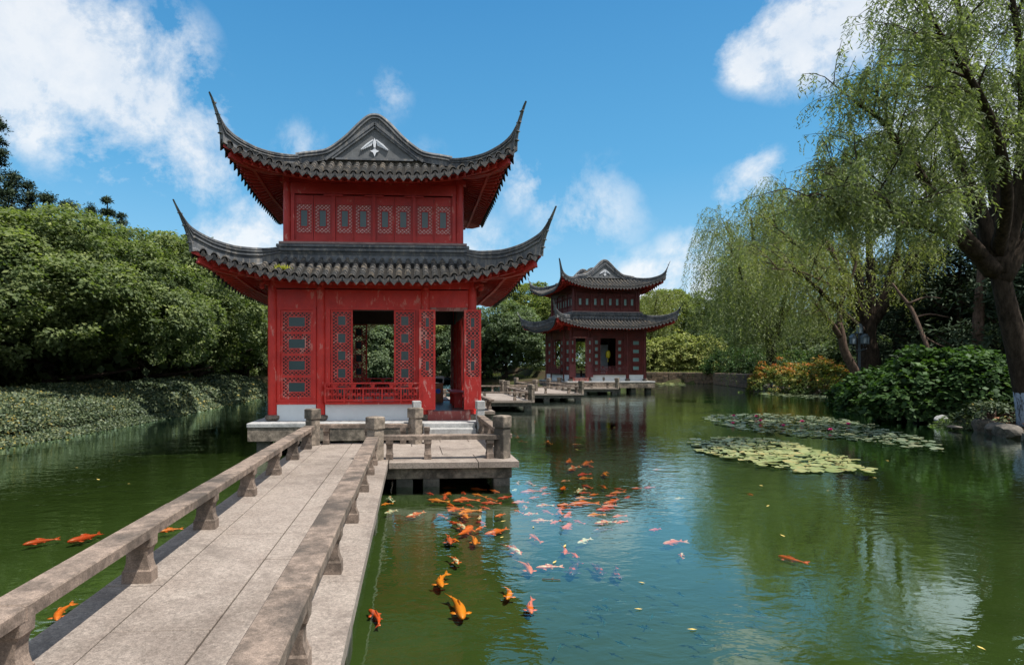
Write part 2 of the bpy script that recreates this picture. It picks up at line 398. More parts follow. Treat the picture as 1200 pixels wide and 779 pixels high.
    # hip ridges with upturned horns; hip beams below
    path = smooth_path([(q, 0, z) for q, z in tip_path[0]], 7); nb = len(tip_path[1])
    bp_ = smooth_path([(q, 0, z) for q, z in tip_path[1]], 7); bot = [None]*(len(path)-len(bp_)) + bp_
    for sx in (-1, 1):
        for sy in (-1, 1):
            mb = MB(); n = len(path)
            dia = Vector((sx, sy, 0)).normalized(); lat = Vector((-dia.y, dia.x, 0))
            prof = [(-.085,0),(-.085,.10),(-.06,.14),(-.06,.52),(-.095,.56),(-.095,.63),(-.055,.66),(-.055,.72),(-.09,.75),(-.09,.81),(-.05,.84),(-.07,.88),(-.065,.96),(-.03,1.0)]
            prof = prof + [(-x, z) for x, z in reversed(prof)]
            vs = []; m = len(prof)
            for i in range(n):
                T_ = path[i]; B_ = bot[i]
                if B_ is None: q_ = T_.x - .02; B_ = Vector((q_, 0, min(R.H(q_, q_)-.02, T_.z-.2)))
                s_ = i/(n-1); wsc = 1.0 if s_ < .6 else 1-.62*((s_-.6)/.4)
                for x_, z_ in prof:
                    q_ = B_.x+(T_.x-B_.x)*z_; zz = B_.z+(T_.z-B_.z)*z_; vs.append(Vector((sx*q_, sy*q_, zz)) + lat*x_*wsc)
            fs = [(i*m+j, i*m+(j+1)%m, (i+1)*m+(j+1)%m, (i+1)*m+j) for i in range(n-1) for j in range(m)]
            fs += [tuple(reversed(range(m))), tuple(range((n-1)*m, n*m))]
            mb.add(vs, fs)
            # small stepped tile tongues where the layers of the horn end
            for e in range(4):
                i = int(n*(.68+.075*e))
                if i >= n-2 or bot[i] is None: break
                b0 = Vector((sx*bot[i].x, sy*bot[i].x, bot[i].z)); mb.bar(b0-dia*.06, b0+dia*(.055-.008*e)+Vector((0,0,.015)), .12-.018*e, .022)
            mb.build('ridge', mats['ridge'], roof, angle=50)
            hb = MB(); pts = []
            for i in range(7):
                q = wall_half-.05+(R.c-.16-wall_half+.05)*i/6; pts.append(Vector((sx*q, sy*q, R.H(q, q)-.19 + (.02 if i < 6 else .03))))
            for a, b_ in zip(pts[:-1], pts[1:]): hb.bar(a, b_, .13, .17)
            hb.build('hip_beam', mats['redroof'], roof)
    return roof
def lattice(mb, x0, x1, z0, z1, hole, y, pitch=.088, w=.021, th=.025, slope=.85):
    def clip(px, pz, dx, dz, r):
        a, b = -1e9, 1e9
        for p, d, lo, hi in ((px, dx, r[0], r[1]), (pz, dz, r[2], r[3])):
            t1, t2 = (lo-p)/d, (hi-p)/d
            if t1 > t2: t1, t2 = t2, t1
            a, b = max(a, t1), min(b, t2)
        return (a, b) if b - a > 1e-3 else None
    ln = math.hypot(1, slope); W, Hh = x1-x0, z1-z0
    for sg in (1, -1):
        dx, dz = 1/ln, sg*slope/ln
        step = pitch; n0 = int((Hh + W*slope)/step)+2
        for i in range(-n0, n0):
            pz = (z0 if sg > 0 else z0) + i*step + (0 if sg > 0 else step*.5)
            r = clip(x0, pz, dx, dz, (x0, x1, z0, z1))
            if not r: continue
            seg = [r]
            if hole:
                h = clip(x0, pz, dx, dz, hole)
                if h: seg = [(r[0], min(r[1], h[0])), (max(r[0], h[1]), r[1])]
            for a, b in seg:
                if b-a > .012:
                    yy = y + (0.003 if sg > 0 else -.003)
                    mb.bar((x0+dx*a, yy, pz+dz*a), (x0+dx*b, yy, pz+dz*b), th, w, up=(-dz, 0, dx))
def frame(mb, x0, x1, z0, z1, w, y0, y1):
    mb.box(x0, x1, y0, y1, z0, z0+w); mb.box(x0, x1, y0, y1, z1-w, z1)
    mb.box(x0, x0+w, y0+.001, y1-.001, z0+w, z1-w); mb.box(x1-w, x1, y0+.001, y1-.001, z0+w, z1-w)
def window_panel(parent, T, x0, x1, z0, z1, cells, mats, name='window_panel', wide=True, pane='pane', back=None, pitch=.088, th=.045, skirt=0, horiz=0.6, vert=.50):
    """lattice panel made of `cells` stacked cells, each with a small pane; local: x along the wall, y = depth (front is -y)"""
    mb = MB(); mb.M = T; pn = []; lt = MB(); lt.M = T
    frame(mb, x0, x1, z0, z1, .05, -th/2, th/2)
    zb = z0+.05
    if skirt:
        mb.box(x0+.05, x1-.05, -th/2+.012, th/2-.012, zb, zb+skirt)
        mb.box(x0+.05, x1-.05, -th/2+.002, th/2-.002, zb+skirt, zb+skirt+.045)
        mb.box(x0+.05, x1-.05, -th/2+.002, th/2-.002, zb+skirt-.20, zb+skirt-.16)
        frame(mb, x0+.085, x1-.085, zb+.03, zb+skirt-.23, .02, -th/2+.004, th/2-.01)
        zb += skirt+.045
    gap = .05 if wide else .0
    hgt = (z1-.05-zb - gap*(cells-1))/cells
    for i in range(cells):
        a = zb + i*(hgt+gap); b = a+hgt
        if gap and i: mb.box(x0+.05, x1-.05, -th/2+.002, th/2-.002, a-gap, a)
        W = x1-x0-.1; cx = (x0+x1)/2; cz = (a+b)/2; hw = W*horiz/2; hh = hgt*vert/2
        hole = (cx-hw, cx+hw, cz-hh, cz+hh)
        lattice(lt, x0+.05, x1-.05, a, b, hole, -.004, pitch)
        frame(lt, hole[0]-.014, hole[1]+.014, hole[2]-.014, hole[3]+.014, .024, -.018, .012)
        if gap: frame(lt, x0+.048, x1-.048, a-.002, b+.002, .012, -th/2-.003, -.0)
        pn.append(hole)
    o = mb.build(name, mats['redwall'], parent); lt.build('lattice', mats['latt'], o)
    for h in pn:
        g = MB(); g.M = T; g.box(h[0]+.006, h[1]-.006, -.006, .004, h[2]+.006, h[3]-.006); g.build(pane, mats['pane'], o)
    if back:
        g = MB(); g.M = T; g.box(x0+.03, x1-.03, th/2+.004, th/2+.012, z0+.03, z1-.03); g.build('backing', back, o)
    return o
def pavilion(name, loc, rz, mats, mirror=False, label=None, group=None, over=(.75,.45), seat_dir=None):
    root = empty(name, loc, rz, label=label, cat='pavilion', group=group)
    MX = -1 if mirror else 1
    A, Bc = 2.52, 1.32          # column lines
    U = 2.22                    # upper storey half width
    # platform
    p = MB(); ox, oy = A+over[1], A+over[0]
    p.cbox(-ox, ox, -oy, A+.5, -.09, 0, .012)
    pl = p.build('platform', M['paleslab'], root)
    p = MB(); p.box(-ox+.02, ox-.02, -oy+.02, A+.48, -.43, -.093); p.build('platform_body', M['block'], pl)
    for ix in range(6):
        for iy in range(3):
            q = MB(); x = -ox+.35+ix*(2*ox-.7)/5; y = -oy+.35+iy*(oy+A-.2)/2
            q.cbox(x-.16, x+.16, y-.16, y+.16, -1.6, -.432); q.build('pile', M['pile'], pl)
    p = MB(); p.box(-A+.1, A-.1, -A+.1, A-.1, .0, .20); p.build('floor', M['floorwood'], root)
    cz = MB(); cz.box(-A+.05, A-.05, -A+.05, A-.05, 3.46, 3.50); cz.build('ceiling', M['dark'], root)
    # columns with drum bases
    cols = [(x, y) for x in (-A, -Bc, Bc, A) for y in (-A, A)] + [(x, y) for x in (-A, A) for y in (-Bc, Bc)]
    for x, y in cols:
        c = MB(); c.lathe(x, y, [(.118,.13),(.118,3.35),(.105,3.72)], 18); co = c.build('column', mats['redwall'], root, angle=40)
        c = MB(); c.lathe(x, y, [(.12,0),(.165,.02),(.195,.08),(.19,.125),(.125,.15)], 18); c.build('column_base', M['block'], co, angle=50)
        ax, ay = (x/abs(x) if abs(x) == A else 0), (y/abs(y) if abs(y) == A else 0)
        c = MB(); d = Vector((ax, ay, 0)).normalized()
        for k, (l0, zz, w) in enumerate(((.30, 3.42, .09), (.48, 3.52, .10), (.40, 3.62, .12))):
            c.bar(Vector((x,y,zz))+d*.05, Vector((x,y,zz+.03))+d*l0, w, .085)
        c.lathe(x+d.x*.30, y+d.y*.30, [(.03,3.28),(.07,3.32),(.06,3.40),(.075,3.44)], 10); c.build('bracket', mats['redroof'], co)
    # ring beams
    for k in range(4):
        T = Matrix.Rotation(PI/2*k, 4, 'Z') @ Matrix.Translation((0,-A,0))
        b = MB(); b.M = T
        b.box(-A+.1, A-.1, -.045, .045, 2.87, 3.26); b.box(-A+.1, A-.1, -.07, .07, 3.26, 3.30)
        b.box(-A-.05, A+.05, -.085, .085, 3.33, 3.50); b.box(-A, A, -.05, .05, 3.50, 3.80)
        for xx in (-2.35,-1.45,-1.2,1.2,1.45,2.35): b.box(xx-.01, xx+.01, -.052, -.04, 2.9, 3.24)
        b.build('beam', mats['redwall'], root)
        b = MB(); b.M = T; b.box(-A+.14, A-.14, .074, .11, 2.78, 3.45); b.build('beam_shade_strip', M['dark'], root)  # added dark strip: interior shade above the openings, no real lining
    # lower storey walls: side 0 is the front with the door; x runs along the wall
    def bay_panel(T, x0, x1, parent=root):
        w = MB(); w.M = T; w.box(x0, x1, -.06, .06, .0, .41); w.build('plinth_wall', M['white'], parent)
        s = MB(); s.M = T; s.box(x0-.02, x1+.02, -.075, .075, .41, .46); frame(s, x0, x1, .46, 2.868, .08, -.05, .05); s.build('frame', mats['redwall'], parent)
        window_panel(parent, T, x0+.081, x1-.081, .542, 2.787, 4, mats, back=M['lattback'])
    def bay_open(T, x0, x1, valance=True):
        w = MB(); w.M = T; w.box(x0, x1, -.06, .06, .0, .41); w.build('plinth_wall', M['white'], root)
        s = MB(); s.M = T; s.box(x0, x1, -.16, .12, .411, .475); s.box(x0, x0+.12, -.05, .05, .475, 2.868); s.box(x1-.12, x1, -.05, .05, .475, 2.868); s.box(x0+.12, x1-.12, -.05, .05, 2.80, 2.868); s.build('frame', mats['redwall'], root)
        for a, b in ((x0+.13, x0+.68), (x1-.68, x1-.13)):
            window_panel(root, T, a, b, .48, 2.795, 5, mats, wide=False, horiz=.46, vert=.56, name='lattice_leaf', back=None if valance else M['lattback'])
        # hanging lattice valance
        if not valance: return open_rest(T, x0, x1)
        v = MB(); v.M = T
        for i in range(30):
            xx = x0+.7+(x1-x0-1.4)*i/29; d = abs(i-14.5)/14.5; dep = .10+.26*d**2.5
            v.box(xx-.008, xx+.008, .055, .075, 2.86-dep, 2.86); v.box(xx-.03, xx+.03, .056, .074, 2.86-dep*.6, 2.86-dep*.6+.012); v.box(xx-.028, xx+.028, .056, .074, 2.86-dep, 2.86-dep+.014)
        v.build('valance', mats['redwall'], root)
        open_rest(T, x0, x1)
    def open_rest(T, x0, x1):
        r = MB(); r.M = T
        r.box(x0+.02, x1-.02, -.30, -.27, .50, .545); r.box(x0+.02, x1-.02, -.315, -.255, .80, .84); r.box(x0+.02, x1-.02, -.33, -.24, .93, .965)
        n = 5
        for i in range(n+1):
            xx = x0+.03+(x1-x0-.06)*i/n; r.box(xx-.022, xx+.022, -.31, -.26, .475, .80)
            if i in (0, n) : r.box(xx-.022, xx+.022, -.312, -.258, .84, .93)
            if i < n:
                w_ = (x1-x0-.06)/n; mx = xx+w_/2
                r.prism([(mx-.07,.93),(mx-.035,.84),(mx+.035,.84),(mx+.07,.93)], -.30, -.27)
                for j in (-1, 0, 1):
                    c_ = mx+j*w_*.27; r.box(c_-.045, c_-.03, -.295, -.275, .545, .80); r.box(c_+.03, c_+.045, -.295, -.275, .545, .80); r.box(c_-.03, c_+.03, -.293, -.277, .65, .70)
        for xx in (x0+.06, x1-.06): r.box(xx-.03, xx+.03, -.27, -.05, .83, .87)
        r.build('balustrade', mats['redrail'], root)
        s = MB(); s.M = T; s.box(x0+.12, x1-.12, .02, .42, .60, .645)
        for xx in (x0+.3, (x0+x1)/2, x1-.3): s.box(xx-.03, xx+.03, .1, .34, .2, .60)
        s.build('bench', mats['redrail'], root)
    def bay_door(T, x0, x1, leaves=True):
        s = MB(); s.M = T; s.box(x0, x0+.09, -.05, .05, .20, 2.868); s.box(x1-.09, x1, -.05, .05, .20, 2.868); s.box(x0+.09, x1-.09, -.05, .05, 2.78, 2.868)
        s.box(x0-.02, x1+.02, -.18, .12, .0, .23)
        s.box(x0-.06, x0+.06, -.20, -.10, .0, .26); s.box(x1-.06, x1+.06, -.20, -.10, .0, .26); s.build('threshold', M['thresh'], root)
        if leaves:
            m2 = dict(mats); m2['redwall'] = mats['reddoor']
            for hx, ang, xa, xb in ((x0+.13, 4, -.41, 0), (x1-.10, -7, 0, .43)):
                T2 = T @ Matrix.Translation((hx, -.19, 0)) @ Matrix.Rotation(math.radians(ang), 4, 'Z')
                window_panel(root, T2, xa, xb, .27, 2.80, 3, m2, wide=False, skirt=.74, horiz=.34, vert=.46, name='door', pitch=.085, back=M['lattback'])
    for k in range(4):
        T = Matrix.Rotation(PI/2*k, 4, 'Z') @ Matrix.Translation((0,-A,0))
        if mirror: T = T @ Matrix.Identity(4)
        g = .118
        if k in (0, 2):
            # door bay on the +x side of the picture for the near pavilion
            s_ = (1 if k == 0 else -1)*MX
            if s_ > 0: bay_panel(T, -A+g, -Bc-g); bay_door(T, Bc+g, A-g, k == 0)
            else: bay_door(T, -A+g, -Bc-g, k == 0); bay_panel(T, Bc+g, A-g)
        else: bay_panel(T, -A+g, -Bc-g); bay_panel(T, Bc+g, A-g)
        bay_open(T, -Bc+g, Bc-g, k != 0)
    # lower roof
    LR = Roof(2.34, 3.62, 4.04, [(2.2,4.20),(2.34,4.11),(2.8,3.79),(3.2,3.59),(3.62,3.44),(4.3,3.32)], .68, .28)
    roof_meshes(LR, A, 3.5, root, mats, A+.02, ([(2.34,4.43),(2.6,4.33),(2.85,4.28),(3.25,4.25),(3.6,4.31),(3.82,4.40),(3.98,4.5),(4.08,4.62),(4.17,4.79),(4.24,4.94),(4.285,5.05)], [(4.0,3.95),(4.02,4.17),(4.08,4.42),(4.17,4.72),(4.265,5.01)]))
    # plaster ridge band around the foot of the upper storey
    rb = MB()
    for k in range(4):
        f = side_fn(k); prof = [(2.50,4.0),(2.50,4.08),(2.44,4.09),(2.40,4.20),(2.44,4.28),(2.48,4.30),(2.48,4.35),(2.42,4.38),(2.46,4.41),(2.45,4.47),(2.15,4.49)]
        vs = []
        for d, z in prof: vs += [f(-d, d, z), f(d, d, z)]
        rb.add(vs, [(2*i, 2*i+1, 2*i+3, 2*i+2) for i in range(len(prof)-1)])
    rb.build('ridge_band', mats['ridge'], root)
    lg = MB(); lg.box(-2.40, 2.40, -2.40, 2.40, 4.492, 4.545); lg.build('ledge', M['boxwoodgrey'], root)
    # upper storey
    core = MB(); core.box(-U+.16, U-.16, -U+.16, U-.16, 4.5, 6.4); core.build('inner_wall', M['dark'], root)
    for x in (-U, U):
        for y in (-U, U):
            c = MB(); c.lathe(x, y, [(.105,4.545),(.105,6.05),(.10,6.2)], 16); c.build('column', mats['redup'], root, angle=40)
    for k in range(4):
        T = Matrix.Rotation(PI/2*k, 4, 'Z') @ Matrix.Translation((0,-U,0))
        b = MB(); b.M = T
        b.box(-U+.08, U-.08, -.05, .05, 5.80, 6.08); b.box(-U-.17, U+.17, -.09, .09, 6.085, 6.20); b.box(-U+.05, U-.05, -.045, .045, 6.20, 6.45)
        b.box(-U+.08, U-.08, -.07, .05, 4.545, 4.60)
        ps = [-2.07, -1.035, 0, 1.035, 2.07]
        for xx in ps: b.box(xx-.045, xx+.045, -.07, .05, 4.60, 5.80)
        for xx in ps[1:-1]: b.box(xx-.25, xx+.25, -.085, -.07, 5.74, 5.78)
        for xx in (-U+.1, U-.1): b.box(xx-.03, xx+.03, -.04, .04, 4.6, 5.8)
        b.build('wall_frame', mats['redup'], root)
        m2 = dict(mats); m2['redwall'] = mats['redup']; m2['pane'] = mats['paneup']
        for i in range(4):
            for j in range(2):
                x0 = ps[i]+.045+j*.4725; x1 = x0+.4725
                upper_window(root, T, x0+.006, x1-.006, 4.602, 5.765, m2)
    # upper roof with gables on the front and back
    UR = Roof(1.95, 3.22, 3.50, [(0,7.74),(.2,7.70),(.42,7.52),(.8,7.17),(1.2,6.93),(1.6,6.79),(1.95,6.68),(2.5,6.34),(3.22,6.02),(3.8,5.88)], .70, .25, gable=True)
    roof = roof_meshes(UR, U, 6.2, root, mats, U+.05, ([(1.72,7.03),(2.07,6.86),(2.45,6.77),(2.8,6.75),(3.05,6.80),(3.25,6.88),(3.4,7.0),(3.52,7.2),(3.6,7.42),(3.66,7.60),(3.70,7.70)], [(3.48,6.60),(3.495,6.86),(3.54,7.15),(3.61,7.45),(3.685,7.67)]))
    for sy in (-1, 1):
        y = sy*1.95
        xs = [x/20 for x in range(-34, 35)]
        def top(x): return UR.S(abs(x))
        g = MB(); vs = [(x, y+sy*.02, top(x)+.02) for x in xs] + [(x, y+sy*.02, 6.60) for x in xs]; n = len(xs)
        g.add(vs, [(i, i+1, n+i+1, n+i) for i in range(n-1)]); ga = g.build('gable', mats['gborder'], roof)
        # flat render triangle with a raised frame
        g = MB(); tri = [(-1.10,6.80),(1.10,6.80),(0,7.62)]
        y0, y1 = sorted((y+sy*.022, y+sy*.055)); g.prism(tri, y0, y1); g.build('gable_panel', mats['gablegrey'], ga)
        g = MB(); ctr = Vector((0,y+sy*.07,7.02))
        fr = [Vector((-1.28,y+sy*.07,6.76)), Vector((0,y+sy*.07,7.74)), Vector((1.28,y+sy*.07,6.76))]
        g.bar(fr[0], fr[1], .10, .075); g.bar(fr[1], fr[2], .10, .075)
        fr = [p+(ctr-p)*.13 for p in fr]; g.bar(fr[0], fr[1], .07, .05); g.bar(fr[1], fr[2], .07, .05); g.bar(fr[0]+Vector((.1,0,0)), fr[2]-Vector((.1,0,0)), .07, .05)
        g.build('gable_moulding', mats['ridge'], ga)
        # rounded gable ridge swept along the roof profile
        g = MB(); pth = smooth_path([(-2.05,0,6.93),(-1.75,0,6.98),(-1.45,0,7.02),(-1.2,0,7.10),(-.8,0,7.40),(-.42,0,7.78),(-.18,0,7.97),(0,0,8.01),(.18,0,7.97),(.42,0,7.78),(.8,0,7.40),(1.2,0,7.10),(1.45,0,7.02),(1.75,0,6.98),(2.05,0,6.93)], 5)
        prof = [(-.10,-.30),(-.10,-.17),(-.14,-.15),(-.14,-.12),(-.09,-.10),(-.12,-.06),(-.10,-.01),(-.04,.01),(.04,.01),(.10,-.01),(.12,-.06),(.09,-.10),(.14,-.12),(.14,-.15),(.10,-.17),(.10,-.30)]
        vs = []; m = len(prof)
        for i, p_ in enumerate(pth):
            a = pth[max(i-1,0)]; b_ = pth[min(i+1,len(pth)-1)]; tx, tz = b_.x-a.x, b_.z-a.z; l_ = math.hypot(tx,tz); nx, nz = -tz/l_, tx/l_
            for w_, h_ in prof: vs.append((p_.x+nx*h_, y+w_, p_.z+nz*h_))
        g.add(vs, [(i*m+j, i*m+(j+1)%m, (i+1)*m+(j+1)%m, (i+1)*m+j) for i in range(len(pth)-1) for j in range(m)]+[tuple(range(m)), tuple(range((len(pth)-1)*m, len(pth)*m))])
        g.build('gable_ridge', mats['ridge'], roof, angle=50)
        # white bird-and-star relief
        e = MB(); ye0, ye1 = sorted((y+sy*.055, y+sy*.085)); oz = 7.05; k_ = 1.05
        def P(pts, d=0): e.prism([(x*k_, oz+z*k_) for x,z in pts], ye0-(d if sy<0 else 0), ye1+(d if sy>0 else 0))
        P([(0,-.17),(.035,-.075),(.11,-.035),(.035,.0),(0,.06),(-.035,.0),(-.11,-.035),(-.035,-.075)])
        P([(-.02,.05),(.02,.05),(.04,.17),(.028,.22),(0,.29),(-.028,.22),(-.04,.17)], .012)
        for s in (-1, 1):
            for f_ in range(6):
                x0 = .035+f_*.045; z0 = .215-f_*.033; P([(s*x0, z0), (s*(x0+.05), z0-.03), (s*(x0+.075), z0-.125+f_*.008), (s*(x0+.045), z0-.115+f_*.012)][::s], .002*f_)
            P([(s*.03,.23),(s*.32,.0),(s*.345,.0),(s*.22,.13),(s*.05,.25)][::s], .016)
        e.build('gable_relief', M['emblem'], ga)
    return root
def upper_window(parent, T, x0, x1, z0, z1, mats):
    mb = MB(); mb.M = T; frame(mb, x0, x1, z0, z1, .035, -.03, .03)
    mb.box(x0+.035, x1-.035, -.018, .02, z1-.19, z1-.035); mb.box(x0+.035, x1-.035, -.026, .02, z1-.22, z1-.19)
    mb.box(x0+.035, x1-.035, -.018, .02, z0+.035, z0+.17); mb.box(x0+.035, x1-.035, -.026, .02, z0+.17, z0+.20)
    a, b = z0+.20, z1-.22; cx = (x0+x1)/2; hole = (cx-.092, cx+.092, (a+b)/2-.215, (a+b)/2+.215)
    lt = MB(); lt.M = T; lattice(lt, x0+.035, x1-.035, a, b, hole, -.012, .085, .018, .02)
    frame(lt, hole[0]-.014, hole[1]+.014, hole[2]-.014, hole[3]+.014, .024, -.026, .006); frame(lt, x0+.032, x1-.032, a-.003, b+.003, .012, -.034, -.01)
    o = mb.build('window', mats['redwall'], parent); lt.build('lattice', mats['redwall'], o)
    g = MB(); g.M = T; g.box(hole[0]+.008, hole[1]-.008, -.012, -.002, hole[2]+.008, hole[3]-.008); g.build('pane', mats['pane'], o)
    g = MB(); g.M = T; g.box(x0+.03, x1-.03, .004, .012, a-.02, b+.02); g.build('backing', mats['paper'], o)
    return o
M['boxwoodgrey'] = simple('ledge_wood', (.26,.17,.16), .7, .3, 6)
near = dict(latt=M['lattred'], tile=M['tile'], drip=M['drip'], redroof=M['redroof'], ridge=M['ridge'], redwall=M['red'], redup=M['redup'], reddoor=M['doorred'], redrail=M['red'], pane=M['glass'], paneup=M['glassup'], paper=M['paper'], gborder=M['gborder'], gablegrey=M['gablegrey'])
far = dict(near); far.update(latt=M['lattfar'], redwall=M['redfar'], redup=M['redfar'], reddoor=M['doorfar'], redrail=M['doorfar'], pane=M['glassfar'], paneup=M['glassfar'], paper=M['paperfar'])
PV = pavilion('pavilion', (-.94, 17.82, .66), 0, near, label='bright red two-storey pavilion with grey tiled upturned roofs beside the stone bridge', group='red pavilions on the pond')
pf = at_depth(712.5, 46.3, 0); PZ = math.radians(4.5)
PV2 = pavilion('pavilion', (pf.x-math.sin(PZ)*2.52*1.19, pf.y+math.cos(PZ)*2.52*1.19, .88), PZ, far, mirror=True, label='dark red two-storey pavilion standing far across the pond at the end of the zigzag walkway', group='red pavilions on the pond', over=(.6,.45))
PV2.scale = (1.19, 1.19, 1.19)
# things standing inside and on the pavilions
bx_ = empty('info_box', (.90, 19.6, .86), 0, label='small brown box with white top and round blue badge seen through the open door', cat='box')
m_ = MB(); m_.cbox(-.17,.17,-.14,.14,.0,.62); m_.build('body', M['boxwood'], bx_)
m_ = MB(); m_.cbox(-.20,.20,-.17,.17,.78,.84); m_.box(-.19,-.17,-.15,-.13,.62,.78); m_.box(.17,.19,-.15,-.13,.62,.78); m_.box(-.19,-.17,.13,.15,.62,.78); m_.box(.17,.19,.13,.15,.62,.78); m_.build('cover', M['white'], bx_)
m_ = MB(); m_.M = Matrix.Translation((0,-.141,.36)) @ Matrix.Rotation(PI/2,4,'X'); m_.lathe(0,0,[(.085,0),(.085,.008)],20); m_.build('badge', M['blue'], bx_)
r_ = Matrix.Translation(Vector((pf.x,pf.y,.9))) @ Matrix.Rotation(PZ,4,'Z')
sc = MB(); sc.M = r_; sc.cbox(-.1,1.35,3.2,3.28,.25,2.9); tag(sc.build('screen_wall', M['white'], None), 'pale white standing screen inside the far dark red pavilion', 'screen')
ln_ = empty('hanging_lantern', r_ @ Vector((.42,1.0,0)), 0, label='yellow silk lantern hanging in the middle opening of the far pavilion', cat='lantern')
m_ = MB(); m_.lathe(0,0,[(.05,1.75),(.16,1.82),(.20,2.05),(.16,2.3),(.05,2.38)],14); m_.build('shade', M['yellow'], ln_, smooth=True)
m_ = MB(); m_.tube([(0,0,2.37),(0,0,3.9)],.008,6); m_.build('cord', M['dark'], ln_); m_ = MB(); m_.lathe(0,0,[(.02,1.45),(.045,1.5),(.02,1.76)],8); m_.build('tassel', M['yellow'], ln_)
# ---------------------------------------------------------------- stone bridges
ZD = .43
def post(parent, x, y, z=ZD, rot=45, w=.25, name='post', mat=None, h=.74):
    mb = MB(); mb.M = Matrix.Translation((x, y, z)) @ Matrix.Rotation(math.radians(rot), 4, 'Z')
    a = w/2; mb.cbox(-a*.86, a*.86, -a*.86, a*.86, -.0, h-.24, .01); mb.cbox(-a*.78, a*.78, -a*.78, a*.78, h-.245, h-.20, .004); mb.cbox(-a, a, -a, a, h-.20, h, .016)
    return mb.build(name, mat or M['block'], parent)
def rail(parent, p, q, n, z=ZD, w=.21, zt=.41, th=.075, skip_ends=True):
    """flat-topped stone rail from p to q with n vase-shaped supports; each stone of the rail butts the next"""
    p = Vector((*p, 0)); q = Vector((*q, 0)); L = (q-p).length; ang = math.atan2(q.y-p.y, q.x-p.x)
    T = Matrix.Translation((p.x, p.y, z)) @ Matrix.Rotation(ang, 4, 'Z')
    mb = MB(); mb.M = T; k = max(1, round(L/2.2)); e = L/k
    for i in range(k):
        j = random.uniform(-.003, .003); mb.cbox(i*e+.002, (i+1)*e-.002, -w/2+j, w/2+j, zt-th, zt+j, .009)
    r = mb.build('rail', M['stone'], parent)
    for i in range(n):
        s = (i+.5)*L/n if n else 0
        support(parent, T, s, zt-th, w)
    return r
def support(parent, T, s, h, w):
    b = MB(); b.M = T; a = w*.5; lv = [(0,1.0),(.26,.98),(.30,.90),(.45,.74),(.60,.72),(.74,.82),(.80,.97),(1.0,1.0)]
    vs = []; 
    for f_, k in lv:
        yy = a*k; xx = .062*(1 if f_ < .28 or f_ > .78 else .86); z = f_*h + (.0015 if f_ == 0 else 0) - (.001 if f_ == 1 else 0); vs += [(s-xx,-yy,z),(s+xx,-yy,z),(s+xx,yy,z),(s-xx,yy,z)]
    fs = [(3,2,1,0)] + [tuple(4*(len(lv)-1)+i for i in range(4))]
    for i in range(len(lv)-1):
        for j in range(4): fs.append((4*i+j, 4*i+(j+1)%4, 4*i+4+(j+1)%4, 4*i+4+j))
    b.add(vs, fs); return b.build('baluster', M['stone'], parent)
def slab_deck(parent, x0, x1, y0, y1, lanes, along='y', seam=2.1, z=ZD, mat=None, name='deck'):
    mb = MB(); th = .10; g = .0055
    if along == 'y': W, L, o = x1-x0, y1-y0, y0
    else: W, L, o = y1-y0, x1-x0, x0
    tot = sum(lanes); a = x0 if along == 'y' else y0
    for k, ln in enumerate(lanes):
        b = a + W*ln/tot; s = o - (seam*.37*(k % 3)); 
        while s < o+L:
            e = s+seam; s0, s1 = max(s, o), min(e, o+L)
            if s1-s0 > .05:
                j = random.uniform(-.0015, .0015)
                if along == 'y': mb.cbox(a+g, b-g, s0+g, s1-g, z-th, z+j, .004)
                else: mb.cbox(s0+g, s1-g, a+g, b-g, z-th, z+j, .004)
            s = e
        a = b
    return mb.build(name, mat or M['deck'], parent)
BR = empty('stone_bridge', (-1.3, 5, 0), label='low stone footbridge with flat rails leading to the near red pavilion', cat='footbridge')
def bb(x0,x1,y0,y1,z0,z1,name,mat,parent=BR,c=.01):
    mb = MB(); mb.M = Matrix.Translation(-Vector(parent.location)) if parent.name.startswith('stone_bridge') else Matrix.Identity(4)
    mb.cbox(x0,x1,y0,y1,z0,z1,c); return mb.build(name, mat, parent)
def inbr(f, *a, **k):
    """build in world coordinates, then parent to the bridge"""
    n0 = set(BR.children); r = f(*a, **k); 
    for o in BR.children:
        if o not in n0: o.location = -Vector(BR.location)
    return r
def inp(root, f, *a, **k):
    n0 = set(root.children); r = f(root, *a, **k)
    for o in root.children:
        if o not in n0: o.location = -Vector(root.location)
    return r
inp(BR, slab_deck, -2.23, -.37, -6, 12.60, [.42,.60,.52,.32])
inp(BR, slab_deck, -.365, 1.83, 9.95, 12.60, [.9,1.1,.65], 'x', 1.5)
inp(BR, slab_deck, 0.02, 1.85, 12.605, 14.62, [1,1,1])
for (x0,x1,y0,y1) in ((-2.12,-1.86,-6,12.5),(-.74,-.48,-6,12.5),(-1.9,-.75,12.2,12.5),(-.47,1.72,10.06,10.30),(-.47,1.72,12.2,12.44),(1.46,1.72,10.31,12.19),(.06,.3,12.45,14.6),(1.5,1.74,12.45,14.6)):
    bb(x0,x1,y0,y1,.14,.328,'beam',M['block'])
for x in (-1.99,-.61):
    for y in (-2.5,1.0,4.4,7.9,11.6): bb(x-.17,x+.17,y-.2,y+.2,-1.6,.139,'pier',M['pile'])
for x,y in ((-.1,10.2),(.35,10.2),(1.55,10.2),(.35,12.3),(1.55,12.3),(1.6,14.2),(.2,14.2)): bb(x-.14,x+.14,y-.13,y+.13,-1.6,.139,'pier',M['pile'])
inp(BR, rail, (-2.015,-5.9), (-2.015,12.12), 0)
inp(BR, rail, (-.635,-5.9), (-.635,10.12), 0)
Ts = Matrix.Translation((0,0,ZD))
